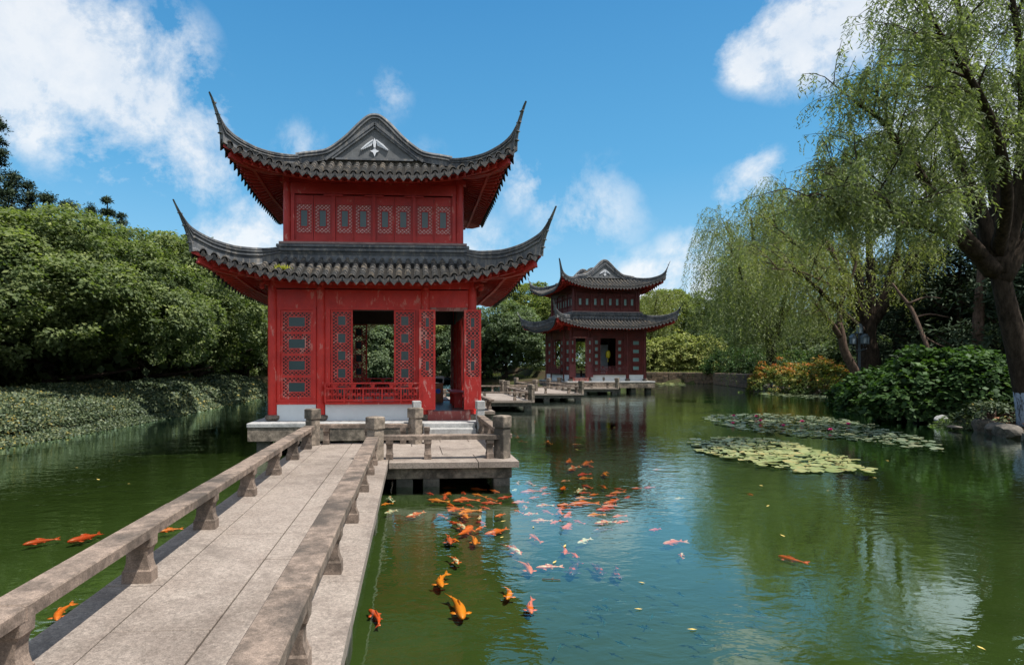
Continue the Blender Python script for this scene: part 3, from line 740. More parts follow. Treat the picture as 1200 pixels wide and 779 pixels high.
for x, ys in ((-2.015,(-2.7,-1.25,.2,1.65,3.12,4.60,6.05,7.55,8.98,10.40,11.72)), (-.635,(-2.6,-1.2,.25,1.7,3.2,4.7,6.2,7.7,8.9,9.75))):
    for y in ys: inp(BR, support, Matrix.Translation((x,0,ZD)) @ Matrix.Rotation(PI/2,4,'Z'), y, .335, .21)
inp(BR, rail, (-.52,10.36), (1.62,10.36), 0, w=.20)
inp(BR, rail, (-1.92,12.42), (.0,12.42), 0, w=.18)
inp(BR, rail, (1.70,10.45), (1.70,14.42), 0, w=.18); inp(BR, rail, (.15,12.50), (.15,14.42), 0, w=.18)
for T_, s in ((Matrix.Translation((0,10.36,ZD)), -.36), (Matrix.Translation((0,10.36,ZD)), .30), (Matrix.Translation((0,10.36,ZD)), 1.38), (Matrix.Translation((0,12.42,ZD)), -1.72), (Matrix.Translation((0,12.42,ZD)), -.88), (Matrix.Translation((0,12.42,ZD)), -.15), (Matrix.Translation((0,12.42,ZD)), .34)):
    inp(BR, support, T_ @ Matrix.Rotation(0,4,'Z'), s, .335, .19)
for x, ys in ((1.70,(10.85,12.0,13.2,14.1)),(.15,(12.9,13.9))):
    for y in ys: inp(BR, support, Matrix.Translation((x,0,ZD)) @ Matrix.Rotation(PI/2,4,'Z'), y, .335, .18)
for x, y in ((-1.98,12.28),(-.60,10.27),(1.60,10.36),(.10,12.40)): inp(BR, post, x, y)
for x in (.15,1.70): 
    o = inp(BR, post, x, 14.52, rot=6, w=.21, mat=M['paleslab'], h=.76)
# step up to the pavilion door
ST = MB(); ST.cbox(.31,1.57,14.16,14.70,.43,.545,.01); ST.cbox(.31,1.57,14.42,14.66,.546,.652,.01)
st = ST.build('step', M['paleslab'], BR); st.location = -Vector(BR.location)
# far zigzag bridge
ZB = empty('zigzag_bridge', (7, 36, 0), label='stone zigzag walkway with low rails running back to the far dark red pavilion', cat='footbridge')
slabs = [(1.2,5.8,27.6,31.4),(3.3,5.8,31.405,37),(5.805,10.2,34.6,38.0),(7.9,10.2,38.005,45),(10.205,15.3,43.0,45.6),(1.2,3.0,21.0,27.595)]
for x0,x1,y0,y1 in slabs:
    inp(ZB, slab_deck, x0, x1, y0, y1, [1,1,1], 'y' if y1-y0 > x1-x0 else 'x', 2.0)
    for a in ((x0+.12,x1-.12,y0+.10,y0+.34),(x0+.12,x1-.12,y1-.34,y1-.1),(x1-.36,x1-.12,y0+.345,y1-.345),(x0+.12,x0+.36,y0+.345,y1-.345)):
        mb = MB(); mb.cbox(*a, .15, .328, .01); o = mb.build('beam', M['pile'], ZB); o.location = -Vector(ZB.location)
    for x in (x0+.4, (x0+x1)/2, x1-.3):
        for y in (y0+.24, y1-.24):
            mb = MB(); mb.cbox(x-.17,x+.17,y-.15,y+.15,-1.5,.149,.01); o = mb.build('pier', M['pile'], ZB); o.location = -Vector(ZB.location)
for p, q, n in (((1.3,27.75),(5.6,27.75),3),((5.62,27.9),(5.62,34.5),4),((3.4,31.6),(3.4,36.9),3),((1.3,31.2),(3.3,31.2),2),((5.9,34.75),(10.0,34.75),3),((10.05,34.9),(10.05,42.9),5),((3.5,36.85),(5.6,36.85),2),((5.9,37.85),(7.9,37.85),1),((8.0,38.0),(8.0,44.9),4),
                ((10.3,43.15),(15.1,43.15),4),((8.1,44.9),(11.6,45.4),2),((1.3,21.2),(1.3,27.6),4),((2.9,21.2),(2.9,27.3),4)):
    inp(ZB, rail, p, q, n, w=.18)
for x, y in ((5.66,27.75),(5.62,34.7),(10.08,34.75),(10.08,43.1),(15.2,43.15),(3.4,31.3),(3.4,36.9),(5.7,36.9),(8.0,37.9),(8.0,44.9),(1.3,31.2),(1.3,27.7),(11.4,45.2),(14.9,45.4)): inp(ZB, post, x, y, w=.28)
# ---------------------------------------------------------------- pond outline, ground, water
pl_left = [Vector((-13,-14,0)), Vector((-11.9,6,0))] + [on_plane(a, b) for a, b in ((0,523),(60,513),(130,501),(200,488),(255,476),(313,464.5))]
far_z = 74
pts = [(p.x, p.y) for p in pl_left]
pts += [(-10.5,50), (-8,62), (-2,68), (5,69), (9,62), (13.2,57), (14.5,53), (21.5,54)]
pts += [(p.x, p.y) for p in (on_plane(757,448.6), on_plane(800,449), on_plane(850,450.5), on_plane(888,455), on_plane(935,459.5), on_plane(985,463), on_plane(1035,474), on_plane(1100,494), on_plane(1160,507), on_plane(1215,520))]
pts += [(17.2,9), (18,-2), (17,-14)]
POND = np.array(pts)
def sdist(P):
    """signed distance to the pond outline, positive on land"""
    A = POND; B = np.roll(POND, -1, 0); d = np.full(len(P), 1e9); ins = np.zeros(len(P), bool)
    for a, b in zip(A, B):
        e = b-a; w = P-a; t = np.clip((w@e)/(e@e), 0, 1); q = w - t[:,None]*e; d = np.minimum(d, np.hypot(q[:,0], q[:,1]))
        c = (a[1] > P[:,1]) != (b[1] > P[:,1]); xi = a[0] + (P[:,1]-a[1])*(b[0]-a[0])/(b[1]-a[1]+1e-12); ins ^= c & (P[:,0] < xi)
    return np.where(ins, -d, d)
def vnoise(P, s, seed=0):
    r = np.random.default_rng(seed); G = r.random((64,64)); Q = P/s; i = np.floor(Q).astype(int); f = Q-i; f = f*f*(3-2*f)
    g = lambda a, b: G[a % 64, b % 64]
    return (g(i[:,0],i[:,1])*(1-f[:,0])+g(i[:,0]+1,i[:,1])*f[:,0])*(1-f[:,1]) + (g(i[:,0],i[:,1]+1)*(1-f[:,0])+g(i[:,0]+1,i[:,1]+1)*f[:,0])*f[:,1]
def ground_z(P):
    d = sdist(P); left = P[:,0] < -6
    z = np.interp(d, [-6,-1,-.15,.12,.5,2,8,60], [-2.5,-1.2,-.6,.16,.34,.62,.85,1.0])
    z = z + np.where(d > .1, (vnoise(P, 1.7)-.5)*.22*np.clip(d,0,1), 0)
    z = z + np.where(left & (d > 0), np.interp(d, [0,1.0,2.4,6,20],[0,.30,.42,.42,.5]), 0)
    farw = (P[:,1] > 60) & (P[:,0] > 14) & (d > .05); z = np.where(farw, np.interp(d, [0,.9,1.5,3,20],[-.4,-.2,1.2,1.3,2.2]) , z)
    return z
def warp(n, lo, hi, c, k=3.2):
    u = np.linspace(-1, 1, n); s = np.sinh(u*k)/math.sinh(k); return np.where(s < 0, c + s*(c-lo), c + s*(hi-c))
gx = warp(260, -900, 900, 4, 5.2); gy = warp(280, -600, 1300, 34, 5.2)
X, Y = np.meshgrid(gx, gy); P = np.stack([X.ravel(), Y.ravel()], 1); Z = ground_z(P)
def grid_mesh(name, X, Y, Z, mat, kind='structure', cull=None, label=None, cat=None):
    h, w = X.shape; co = np.stack([X.ravel(), Y.ravel(), Z.ravel()], 1)
    i, j = np.meshgrid(np.arange(h-1), np.arange(w-1), indexing='ij'); a = (i*w+j).ravel(); q = np.stack([a, a+1, a+w+1, a+w], 1)
    if cull is not None: q = q[cull.ravel()[q].any(1)]
    me = bpy.data.meshes.new(name); me.vertices.add(len(co)); me.vertices.foreach_set('co', co.ravel().astype('f'))
    me.loops.add(q.size); me.loops.foreach_set('vertex_index', q.ravel().astype('i')); me.polygons.add(len(q)); me.polygons.foreach_set('loop_start', (np.arange(len(q))*4).astype('i'))
    me.update(); me.validate(); me.materials.append(mat); me.shade_smooth(); o = bpy.data.objects.new(name, me); COL.objects.link(o)
    return tag(o, label or ('brown earth and grass ground around the pond' if name == 'ground' else 'green pond water'), cat or name, kind=kind)
t = NT('ground_earth'); v = t.coords(obj=False); n1 = t.noise(v, .35, 6, .65); n2 = t.noise(v, 6, 8, .75)
c = t.mix(t.ramp(n1, [(.42,0),(.58,1)]), (.045,.034,.022), (.040,.055,.018)); c = t.mix(t.ramp(n2, [(.5,0),(.68,.7)]), c, (.14,.085,.05)); t.bsdf(c, .95, n2, .8, .04, .1)
grid_mesh('ground', X, Y, Z, t.m)
# murky pond bed seen through the water
t = NT('murky_bed'); v = t.coords(obj=False); n1 = t.noise(v, .5, 5, .6); n2 = t.noise(v, 3, 4, .6)
c = t.mix(t.ramp(t.math('ADD', t.math('MULTIPLY',n1,.7), t.math('MULTIPLY',n2,.3)), [(.35,0),(.65,1)]), (.031,.047,.014), (.044,.064,.020)); t.bsdf(c, .9, None, spec=0); MURK = t.m
bx = np.linspace(-14, 46, 40); by = np.linspace(-15, 82, 60); X2, Y2 = np.meshgrid(bx, by)
grid_mesh('pond_bed', X2, Y2, np.full(X2.shape, -.135), MURK, label='murky green depth of the pond', cat='pond bed')
t = NT('water'); 
pos = t.coords((1,1,1), obj=False)
wv = t.coords((1.0,1.5,1), obj=False)
n1 = t.noise(wv, 2.1, 3, .55, .4); n2 = t.noise(wv, 6.5, 3, .5, .3); n3 = t.noise(pos, .25, 3, .5)
h = t.math('ADD', t.math('MULTIPLY', n1, .7), t.math('MULTIPLY', n2, .28)); calm = t.ramp(n3, [(.38,.25),(.62,1)]); h = t.math('MULTIPLY', h, calm)
bp = t.n('ShaderNodeBump'); bp.inputs['Strength'].default_value = .42; bp.inputs['Distance'].default_value = .036; t.l(h, bp.inputs['Height'])
fr = t.n('ShaderNodeFresnel'); fr.inputs['IOR'].default_value = 1.45; t.l(bp.outputs[0], fr.inputs['Normal'])
gl = t.n('ShaderNodeBsdfGlossy'); gl.inputs['Roughness'].default_value = .02; gl.inputs[0].default_value = (.84,.99,.94,1); t.l(bp.outputs[0], gl.inputs['Normal'])
tr = t.n('ShaderNodeBsdfTransparent'); tr.inputs[0].default_value = (.86,.96,.78,1)
mx = t.n('ShaderNodeMixShader'); fac = t.math('MULTIPLY', fr.outputs[0], 1.8); t.l(t.math('MINIMUM', fac, 1.0), mx.inputs[0]); t.l(tr.outputs[0], mx.inputs[1]); t.l(gl.outputs[0], mx.inputs[2]); t.l(mx.outputs[0], t.out.inputs[0])
wx = np.linspace(-15, 48, 30); wy = np.linspace(-15, 84, 50); X3, Y3 = np.meshgrid(wx, wy)
grid_mesh('water', X3, Y3, np.zeros(X3.shape), t.m, label='green rippled pond water reflecting sky and trees')
# ---------------------------------------------------------------- camera, sun, sky
cam = bpy.data.cameras.new('camera'); co = bpy.data.objects.new('camera', cam); COL.objects.link(co); SC.camera = co
co.location = (0, 0, HC); co.rotation_euler = (PI/2, 0, -YAW); cam.sensor_width = 36; cam.sensor_fit = 'HORIZONTAL'; cam.lens = 36*F/1200
cam.shift_x = (600-PX)/1200; cam.shift_y = (PY-389.5)/1200; cam.clip_end = 5000; cam.clip_start = .05
sd = Vector((.15, -.095, .37)).normalized()
sun = bpy.data.lights.new('sun', 'SUN'); sun.energy = 5.0; sun.angle = math.radians(.55); sun.color = (1, .95, .87)
so = bpy.data.objects.new('sun', sun); COL.objects.link(so); so.rotation_euler = sd.to_track_quat('Z', 'Y').to_euler(); so.location = (20,-20,60)
W = bpy.data.worlds.new('World'); SC.world = W; W.use_nodes = True; nt = W.node_tree; nt.nodes.clear()
class WT(NT):
    def __init__(s, tree): s.t = tree; s.out = tree.nodes.new('ShaderNodeOutputWorld')
w = WT(nt)
sky = w.n('ShaderNodeTexSky', sky_type='NISHITA', sun_disc=False); sky.sun_elevation = math.asin(sd.z); sky.sun_rotation = math.atan2(sd.x, sd.y); sky.air_density = 1.15; sky.dust_density = .35; sky.ozone_density = 2.2
hs = w.n('ShaderNodeHueSaturation'); hs.inputs['Saturation'].default_value = SKY_SAT; hs.inputs['Value'].default_value = SKY_VAL; w.l(sky.outputs[0], hs.inputs['Color'])
tc0 = w.n('ShaderNodeTexCoord').outputs['Generated']; s0 = w.n('ShaderNodeSeparateXYZ'); w.l(tc0, s0.inputs[0])
grad = w.ramp(s0.outputs['Z'], [(0,(.40,.70,.90)),(.12,(.26,.60,.86)),(.3,(.10,.42,.74)),(.6,(.035,.245,.56)),(1,(.02,.17,.42))])
gs = w.n('ShaderNodeVectorMath', operation='SCALE'); w.l(grad, gs.inputs[0]); gs.inputs['Scale'].default_value = GRAD
skyc = w.mix(.75, hs.outputs[0], gs.outputs[0])
tc = w.n('ShaderNodeTexCoord').outputs['Generated']
nz = w.n('ShaderNodeTexNoise'); nz.inputs['Scale'].default_value = 6.5; nz.inputs['Detail'].default_value = 8; nz.inputs['Roughness'].default_value = .66; nz.inputs['Distortion'].default_value = .15; w.l(tc, nz.inputs['Vector'])
nf = w.n('ShaderNodeTexNoise'); nf.inputs['Scale'].default_value = 14; nf.inputs['Detail'].default_value = 6; w.l(tc, nf.inputs['Vector'])
acc = None
CL = [(-20,10,130,1),(45,45,110,1),(110,85,105,1),(175,110,90,1),(225,150,65,.9),(150,150,90,.8),(60,120,90,.7),(0,90,100,.9),(200,60,60,.6),(235,180,70,.8),(250,190,45,.45),(300,272,60,.55),(255,285,50,.5),(350,170,35,.3),(455,112,34,.3),(500,190,30,.2),
      (885,62,48,.95),(930,45,68,1),(990,25,80,1),(1050,10,90,1),(1130,20,120,.9),(890,212,42,.8),(860,225,28,.55),(690,255,75,.36),(620,215,50,.42),(640,240,45,.32),(700,350,55,.5),(760,345,60,.75),(820,335,75,.85),(560,300,60,.4),
      (1090,190,110,.9),(1170,160,120,.95),(1230,230,140,.9),(1010,260,70,.6),(1290,90,170,.9),(-120,250,140,.6),(880,330,80,.6)]
for px, py, r, a in CL:
    p = at_depth(px, 1.0, HC); d = Vector((p.x, p.y, (PY-py)/F)).normalized(); s_ = d.dot(Vector((SY, CY, 0))); rr = r/F*s_*.9
    sb = w.n('ShaderNodeVectorMath', operation='DISTANCE'); w.l(tc, sb.inputs[0]); sb.inputs[1].default_value = d
    m_ = w.n('ShaderNodeMapRange'); m_.inputs['From Min'].default_value = rr*1.25; m_.inputs['From Max'].default_value = 0; m_.inputs['To Min'].default_value = 0; m_.inputs['To Max'].default_value = a; w.l(sb.outputs['Value'], m_.inputs['Value'])
    acc = m_.outputs[0] if acc is None else w.math('MAXIMUM', acc, m_.outputs[0])
# unseen clouds behind and overhead, thickened to whiten the ambient fill
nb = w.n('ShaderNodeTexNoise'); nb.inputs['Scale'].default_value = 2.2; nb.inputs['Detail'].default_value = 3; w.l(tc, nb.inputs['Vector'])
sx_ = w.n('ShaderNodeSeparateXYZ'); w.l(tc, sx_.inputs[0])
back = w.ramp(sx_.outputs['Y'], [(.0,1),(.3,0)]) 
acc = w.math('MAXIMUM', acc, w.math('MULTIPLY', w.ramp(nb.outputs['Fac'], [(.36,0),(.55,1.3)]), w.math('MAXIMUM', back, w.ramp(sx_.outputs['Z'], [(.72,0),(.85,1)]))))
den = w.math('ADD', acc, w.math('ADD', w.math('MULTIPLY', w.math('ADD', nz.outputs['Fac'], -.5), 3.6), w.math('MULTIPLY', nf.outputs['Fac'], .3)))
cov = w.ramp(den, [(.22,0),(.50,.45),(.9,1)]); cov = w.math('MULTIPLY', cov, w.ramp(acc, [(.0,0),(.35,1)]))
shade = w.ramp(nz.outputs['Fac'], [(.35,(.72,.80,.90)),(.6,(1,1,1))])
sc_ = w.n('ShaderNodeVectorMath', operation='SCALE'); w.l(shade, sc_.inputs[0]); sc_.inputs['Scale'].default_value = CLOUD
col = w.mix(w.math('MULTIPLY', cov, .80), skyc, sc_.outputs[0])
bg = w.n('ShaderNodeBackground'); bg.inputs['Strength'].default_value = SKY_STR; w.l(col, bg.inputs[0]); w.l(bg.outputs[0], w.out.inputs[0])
SC.view_settings.view_transform = 'Standard'; SC.view_settings.look = 'None'; SC.view_settings.exposure = EXPO; SC.view_settings.gamma = 1
SC.render.engine = 'CYCLES'; SC.cycles.use_denoising = True; SC.cycles.max_bounces = 8; SC.cycles.transparent_max_bounces = 12; SC.cycles.diffuse_bounces = 4; SC.cycles.glossy_bounces = 3; SC.cycles.caustics_reflective = False; SC.cycles.caustics_refractive = False
# ---------------------------------------------------------------- foliage
def norm(v): return v/np.maximum(np.linalg.norm(v, axis=-1, keepdims=True), 1e-9)
def leaf_mesh(name, P, A, S, L, Wd, leaf_tone):
    """one rhombic leaf per row: base P, axis A, side S, length L, half width Wd"""
    n = len(P); L = np.broadcast_to(L, (n,))[:,None]; Wd = np.broadcast_to(Wd, (n,))[:,None]
    v = np.stack([P, P+A*L*.45+S*Wd, P+A*L, P+A*L*.45-S*Wd], 1).reshape(-1, 3).astype('f')
    me = bpy.data.meshes.new(name); me.vertices.add(4*n); me.vertices.foreach_set('co', v.ravel())
    me.loops.add(4*n); me.loops.foreach_set('vertex_index', np.arange(4*n, dtype='i')); me.polygons.add(n); me.polygons.foreach_set('loop_start', (np.arange(n)*4).astype('i'))
    me.update(); at = me.attributes.new('leaf_tone', 'FLOAT', 'FACE'); at.data.foreach_set('value', np.clip(leaf_tone, 0, 1).astype('f')); return me
def link_mesh(name, me, mat, parent=None, loc=None):
    if not me.materials: me.materials.append(mat)
    o = bpy.data.objects.new(name, me); COL.objects.link(o)
    if parent: o.parent = parent
    if loc is not None: o.location = loc
    return o
def rdir(n, r): return norm(r.normal(size=(n, 3)))
def tufts(centres, outs, rad, per, size, r, up=.7, flat=.75):
    """leaf tufts: every centre carries a small dome of leaves"""
    n = len(centres)*per; c = np.repeat(centres, per, 0); o = np.repeat(outs, per, 0); rr = np.repeat(np.broadcast_to(rad, (len(centres),)), per)[:,None]
    d = rdir(n, r); d = np.where((np.sum(d*o, 1) < -.25)[:,None], -d, d)
    P = c + d*rr*(.45+.55*r.random((n,1)))*np.array([1,1,flat])
    nn = norm(d*.9 + o*.35 + np.array([.12,0,up*1.3]) + r.normal(size=(n,3))*.42)
    A = norm(np.cross(nn, rdir(n, r)) + d*.25); S = norm(np.cross(nn, A))
    tone = np.repeat(r.normal(0, .13, len(centres)), per)
    sz = size*(.7+.6*r.random(n))
    return P, A, S, sz, sz*.30, .42 + tone + r.normal(0, .13, n) + .28*(d[:,2]*.5)  # upper leaves of each tuft lighter: sunlit tops put into the tone
def merge(parts): return [np.concatenate(x) for x in zip(*[(p[0],p[1],p[2],np.broadcast_to(p[3],(len(p[0]),)),np.broadcast_to(p[4],(len(p[0]),)),p[5]) for p in parts])]
def crown_points(n_lobes, per_lobe, R, H, z0, r, lobe_r=.36, bump=.14):
    ld = rdir(n_lobes*3, r); ld = ld[ld[:,2] > -.45][:n_lobes]; n_lobes = len(ld)
    sc = np.array([R, R, H/2]); ctr = np.array([0,0,z0+H/2])
    k = (1-lobe_r*.75)*(1+r.normal(0, bump, n_lobes))[:,None]
    C = ctr + ld*sc*k; lr = lobe_r*R*(.75+.5*r.random(n_lobes))
    d = rdir(n_lobes*per_lobe, r); o = np.repeat(ld, per_lobe, 0); d = np.where((np.sum(d*o,1) < -.2)[:,None], -d, d)
    P = np.repeat(C, per_lobe, 0) + d*np.repeat(lr, per_lobe)[:,None]*np.array([1,1,.72]); outs = norm(d*.7+o*.5)
    return P, outs
def tree_parts(seed, R=5, H=8, z0=1.6, lobes=26, per_lobe=22, per=46, size=.17, tuft=.42, inner=1200, lobe_r=.36, bump=.10):
    r = np.random.default_rng(seed); P, O = crown_points(lobes, per_lobe, R, H, z0, r, lobe_r, bump)
    A = tufts(P, O, tuft, per, size, r)
    n = inner; d = rdir(n, r); Q = d*np.array([R,R,H/2])*(r.random((n,1))**.5*.72)+np.array([0,0,z0+H/2]); ax = rdir(n, r)
    B = (Q, ax, norm(np.cross(ax, rdir(n, r))), .5, .2, np.full(n, .12)+r.normal(0,.05,n))  # inner leaves toned dark, painting the shade inside the crown
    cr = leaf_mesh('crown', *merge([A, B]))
    m = MB(); rt = random.Random(seed); 
    m.tube([(0,0,-.5),(.05,0,.6),(rt.uniform(-.3,.3),rt.uniform(-.2,.2),z0+.8),(rt.uniform(-.4,.4),0,z0+H*.5)], [.32,.26,.2,.1], 9)
    for i in range(9):
        a = i*2.4; p0 = Vector((0,0,.5+i*.28)); q = Vector((math.cos(a)*R*.62, math.sin(a)*R*.62, z0+H*(.2+.055*i)))
        mid = p0.lerp(q, .5)+Vector((0,0,-.1)); m.tube([p0, mid, q], [.13,.09,.035], 6)
    return cr, m
def make_tree(name, seed, mat, bark, loc, label, cat='tree', group=None, rz=0, sc=(1,1,1), **k):
    cr, m = tree_parts(seed, **k); e = empty(name, loc, rz, label=label, cat=cat, group=group)
    link_mesh('crown', cr, mat, e); m.build('trunk', bark, e); e.scale = sc; return e
def place(proto, loc, rz, sc, label, group=None):
    c = copy_tree(proto); c.location = loc; c.rotation_euler = (0,0,rz); c.scale = sc; c['label'] = label
    if group: c['group'] = group
    return c
def gz(p): return float(ground_z(np.array([[p[0], p[1]]]))[0])
def spot(px, zc):
    p = at_depth(px, zc); p.z = gz(p) - .05; return p
G_L = 'broadleaf trees massed along the left bank'
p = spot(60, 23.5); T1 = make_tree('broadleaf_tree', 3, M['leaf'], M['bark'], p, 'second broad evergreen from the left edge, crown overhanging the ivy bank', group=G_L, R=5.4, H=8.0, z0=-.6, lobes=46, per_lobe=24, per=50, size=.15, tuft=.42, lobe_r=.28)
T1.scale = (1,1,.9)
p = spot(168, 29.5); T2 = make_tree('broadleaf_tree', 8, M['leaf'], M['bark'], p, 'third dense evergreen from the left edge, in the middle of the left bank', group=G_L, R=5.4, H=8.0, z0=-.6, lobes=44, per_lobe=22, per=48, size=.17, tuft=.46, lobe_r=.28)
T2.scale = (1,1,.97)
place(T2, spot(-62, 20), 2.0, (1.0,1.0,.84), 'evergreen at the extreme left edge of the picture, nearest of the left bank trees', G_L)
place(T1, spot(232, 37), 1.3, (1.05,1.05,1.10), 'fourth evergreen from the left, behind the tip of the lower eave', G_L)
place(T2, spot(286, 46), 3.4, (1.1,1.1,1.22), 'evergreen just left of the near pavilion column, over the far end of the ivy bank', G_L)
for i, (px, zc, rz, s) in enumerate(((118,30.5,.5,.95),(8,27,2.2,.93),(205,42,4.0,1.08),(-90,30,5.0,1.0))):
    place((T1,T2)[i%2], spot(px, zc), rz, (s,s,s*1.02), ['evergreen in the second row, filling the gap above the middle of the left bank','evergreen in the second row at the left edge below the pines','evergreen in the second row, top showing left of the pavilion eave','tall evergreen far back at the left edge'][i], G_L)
G_B = 'trees seen behind the near pavilion'
pb = spot(590, 66)
T3 = make_tree('broadleaf_tree', 15, M['leafold'], M['bark'], pb, 'big rounded grey-green tree between the near pavilion and the far pavilion', group=G_B, R=4.4, H=9.2, z0=-.6, lobes=34, per_lobe=22, per=40, size=.24, tuft=.5)
T3.scale = (.98,.98,.98)
T4 = make_tree('broadleaf_tree', 19, M['leafyel'], M['bark'], spot(618, 84), 'yellow-green tree behind the grey-green tree, left of the far pavilion roof', group=G_B, R=5, H=11.5, z0=.2, lobes=28, per_lobe=20, per=36, size=.30, tuft=.6)
for i, (px, zc, rz, s, q) in enumerate(((545,67,1,1.0,3),(505,70,2,1.05,4),(460,66,3,1.05,3),(415,62,4,1.05,3),(370,60,5,1.1,3),(330,58,.4,1.1,3),(648,72,2.5,.8,4))):
    place((T3,T4)[q-3], spot(px, zc), rz, (s,s,s), ['tree showing right behind the near pavilion door leaf','tree seen through the open door of the near pavilion','tree seen through the right half of the middle opening','tree seen through the left half of the middle opening','tree hidden behind the left leaf of the near pavilion','tree behind the left corner column of the near pavilion','low bright tree just left of the far pavilion, above the path'][i], G_B)
# far bank
G_F = 'trees and bushes beyond the far stone wall'
place(T4, spot(782, 96), 1.0, (1.15,1.15,1.05), 'loose yellow-green tree rising right behind the far pavilion', G_F)
T5 = make_tree('broadleaf_tree', 23, M['leaf'], M['bark'], spot(815, 98), 'deep green tree above the bushes right of the far pavilion', group=G_F, R=6, H=11, z0=0, lobes=30, per_lobe=20, per=40, size=.32, tuft=.62)
place(T5, spot(848, 92), 2.0, (1,1,1.0), 'deep green tree partly behind the hanging willow curtain', G_F)
place(T4, spot(868, 104), 3.0, (1.1,1.1,1.12), 'yellow-green tree peeping out left of the willow curtain', G_F)
place(T5, spot(735, 105), 4.0, (1.1,1.1,.9), 'deep green tree hidden behind the far pavilion', G_F)
def bush(name, loc, rx, ry, h, mat, seed, label, n=260, per=40, size=.16, tuft=.34, cat='bush', group=None, stem=True, rz=0, grad=0, aspect=.30, rough=.12):
    r = np.random.default_rng(seed); d = rdir(n, r); d[:,2] = np.abs(d[:,2]); ld_ = rdir(9, r); ld_[:,2] = np.abs(ld_[:,2]); lob = np.max(d@ld_.T, 1)**3; b = (1-rough)+rough*1.6*lob+r.normal(0,.08,n)
    P = d*np.array([rx,ry,h])*b[:,None]; P[:,2] = np.maximum(P[:,2], .1); A = list(tufts(P, norm(d+np.array([0,0,.3])), tuft, per, size, r)); A[4] = A[3]*aspect
    if grad: A[5] = A[5] + grad*(A[0][:,2]/h-.62)
    me = leaf_mesh('foliage', *A); e = empty(name, loc, rz, label=label, cat=cat, group=group); link_mesh('foliage', me, mat, e)
    m = MB()
    for i in range(9):
        a = i*2.4+seed; m.tube([(math.cos(a)*.15*rx, math.sin(a)*.15*ry, -.4), (math.cos(a)*.35*rx, math.sin(a)*.35*ry, h*.45), (math.cos(a)*.7*rx, math.sin(a)*.7*ry, h*.75)], [.06,.04,.02], 5)
    m.build('stems', M['barkbrown'], e); return e
# shaded understorey closing the view below the left crowns
for i, (px, zc, rx, h) in enumerate(((-40,24,3,2.2),(20,27,3,2.4),(75,30,3,2.5),(125,34,3.2,2.6),(165,38,3.2,2.6),(200,43,3.4,2.8),(235,48,3.6,3),(262,54,3.6,3.2),(285,58,3.6,3.2),(310,62,4,3.4))):
    p = spot(px, zc)+Vector((.1,0,-.1)); bush('understorey_bush', p, rx*.7, 2.6, h*.8, M['leaf'], 400+i, f"{['first','second','third','fourth','fifth','sixth','seventh','eighth','ninth','tenth'][i]} shaded bush from the left beneath the left bank trees", n=200, per=30, size=.2, tuft=.4, group='understorey bushes beneath the left bank trees')
for i, (px, zc, rx, h, sd_) in enumerate(((778,77,3.0,4.0,1),(805,76,3.4,4.3,2),(835,75,3.0,3.9,3),(760,79,2.6,3.4,4))):
    bush('bush', spot(px, zc)+Vector((0,1.5,0)), rx, 2.4, h, M['bushyel'], 40+sd_, ['yellowish bush on the wall close to the far pavilion','highest yellow-green bush in the middle of the far stone wall','olive bush at the right end of the sunny wall by the willow curtain','low bush at the wall end touching the far pavilion column'][i], n=260, per=36, size=.26, tuft=.42, group=G_F)
for i, (px, zc, s) in enumerate(((868,66,1.0),(900,62,1.1),(940,58,1.0))):
    bush('bush', spot(px, zc)+Vector((1,3,0)), 3.4, 2.5, 2.6*s, M['shrub'], 60+i, ['dark bush beneath the left part of the willow curtain','dark bush beneath the middle of the willow curtain','dark bush under the willow curtain behind the orange-tipped shrub'][i], n=220, per=30, size=.24, tuft=.4, group='dark bushes under the willows')
for i, (px, zc, rx, h) in enumerate(((700,92,6,4.5),(760,90,6,5),(810,90,6,5),(850,86,6,5),(890,80,6,5),(930,74,6,5),(975,66,5,4.5),(1010,60,5,4),(1050,50,4.5,4),(1090,42,4,3.5),(1130,40,4,3.5),(1175,33,4,3.2),(1230,28,4,3),(530,86,7,5),(590,84,7,5),(640,84,6,4.4))):
    bush('background_bush', spot(px, zc), rx, 3, h, M['leafold'], 430+i, f"{['first','second','third','fourth','fifth','sixth','seventh','eighth','ninth','tenth','eleventh','twelfth','thirteenth','fourteenth','fifteenth','sixteenth'][i]} dull bush in the row closing the view behind the far and right banks", n=200, per=24, size=.36, tuft=.7, group='background bushes behind the banks')
# orange tipped shrub, broad leaved shrub, low plants on the right bank
bush('flowering_shrub', spot(925, 45)+Vector((0,.8,0)), 2.9, 1.9, 3.3, M['orange'], 71, 'shrub with orange new leaves on the bank, left one under the willows', n=330, per=36, size=.16, tuft=.28, cat='shrub', grad=.55, group='orange-tipped shrubs on the bank')
bush('flowering_shrub', spot(972, 42.5)+Vector((0,.9,0)), 2.4, 1.7, 2.9, M['orange'], 72, 'shrub with orange new leaves beside the leaning thin trunk, right one', n=260, per=34, size=.15, tuft=.26, cat='shrub', grad=.42, group='orange-tipped shrubs on the bank')
G_S = 'broad-leaved shrubs on the right bank'
for i, (px, zc, rx, h, sd_, s_) in enumerate(((1055,25.5,1.9,2.6,81,.28),(1110,22.0,2.1,2.2,82,.30),(1150,21.0,1.3,1.7,83,.26),(1030,31,1.8,2.2,84,.26))):
    bush('broadleaf_shrub', spot(px, zc)+Vector((0,.4,-.05)), rx, 1.7, h, M['shrub'], sd_, ['tall shrub with big glossy leaves right of the leaning trunk','widest big-leaved shrub drooping to the dark water edge','small big-leaved shrub left of the whitewashed trunk','big-leaved shrub at the foot of the leaning thin trunk'][i], n=520, per=14, size=s_*.68, tuft=.24, cat='shrub', group=G_S, aspect=.40, rough=.24)
G_P = 'low plants at the right water edge'
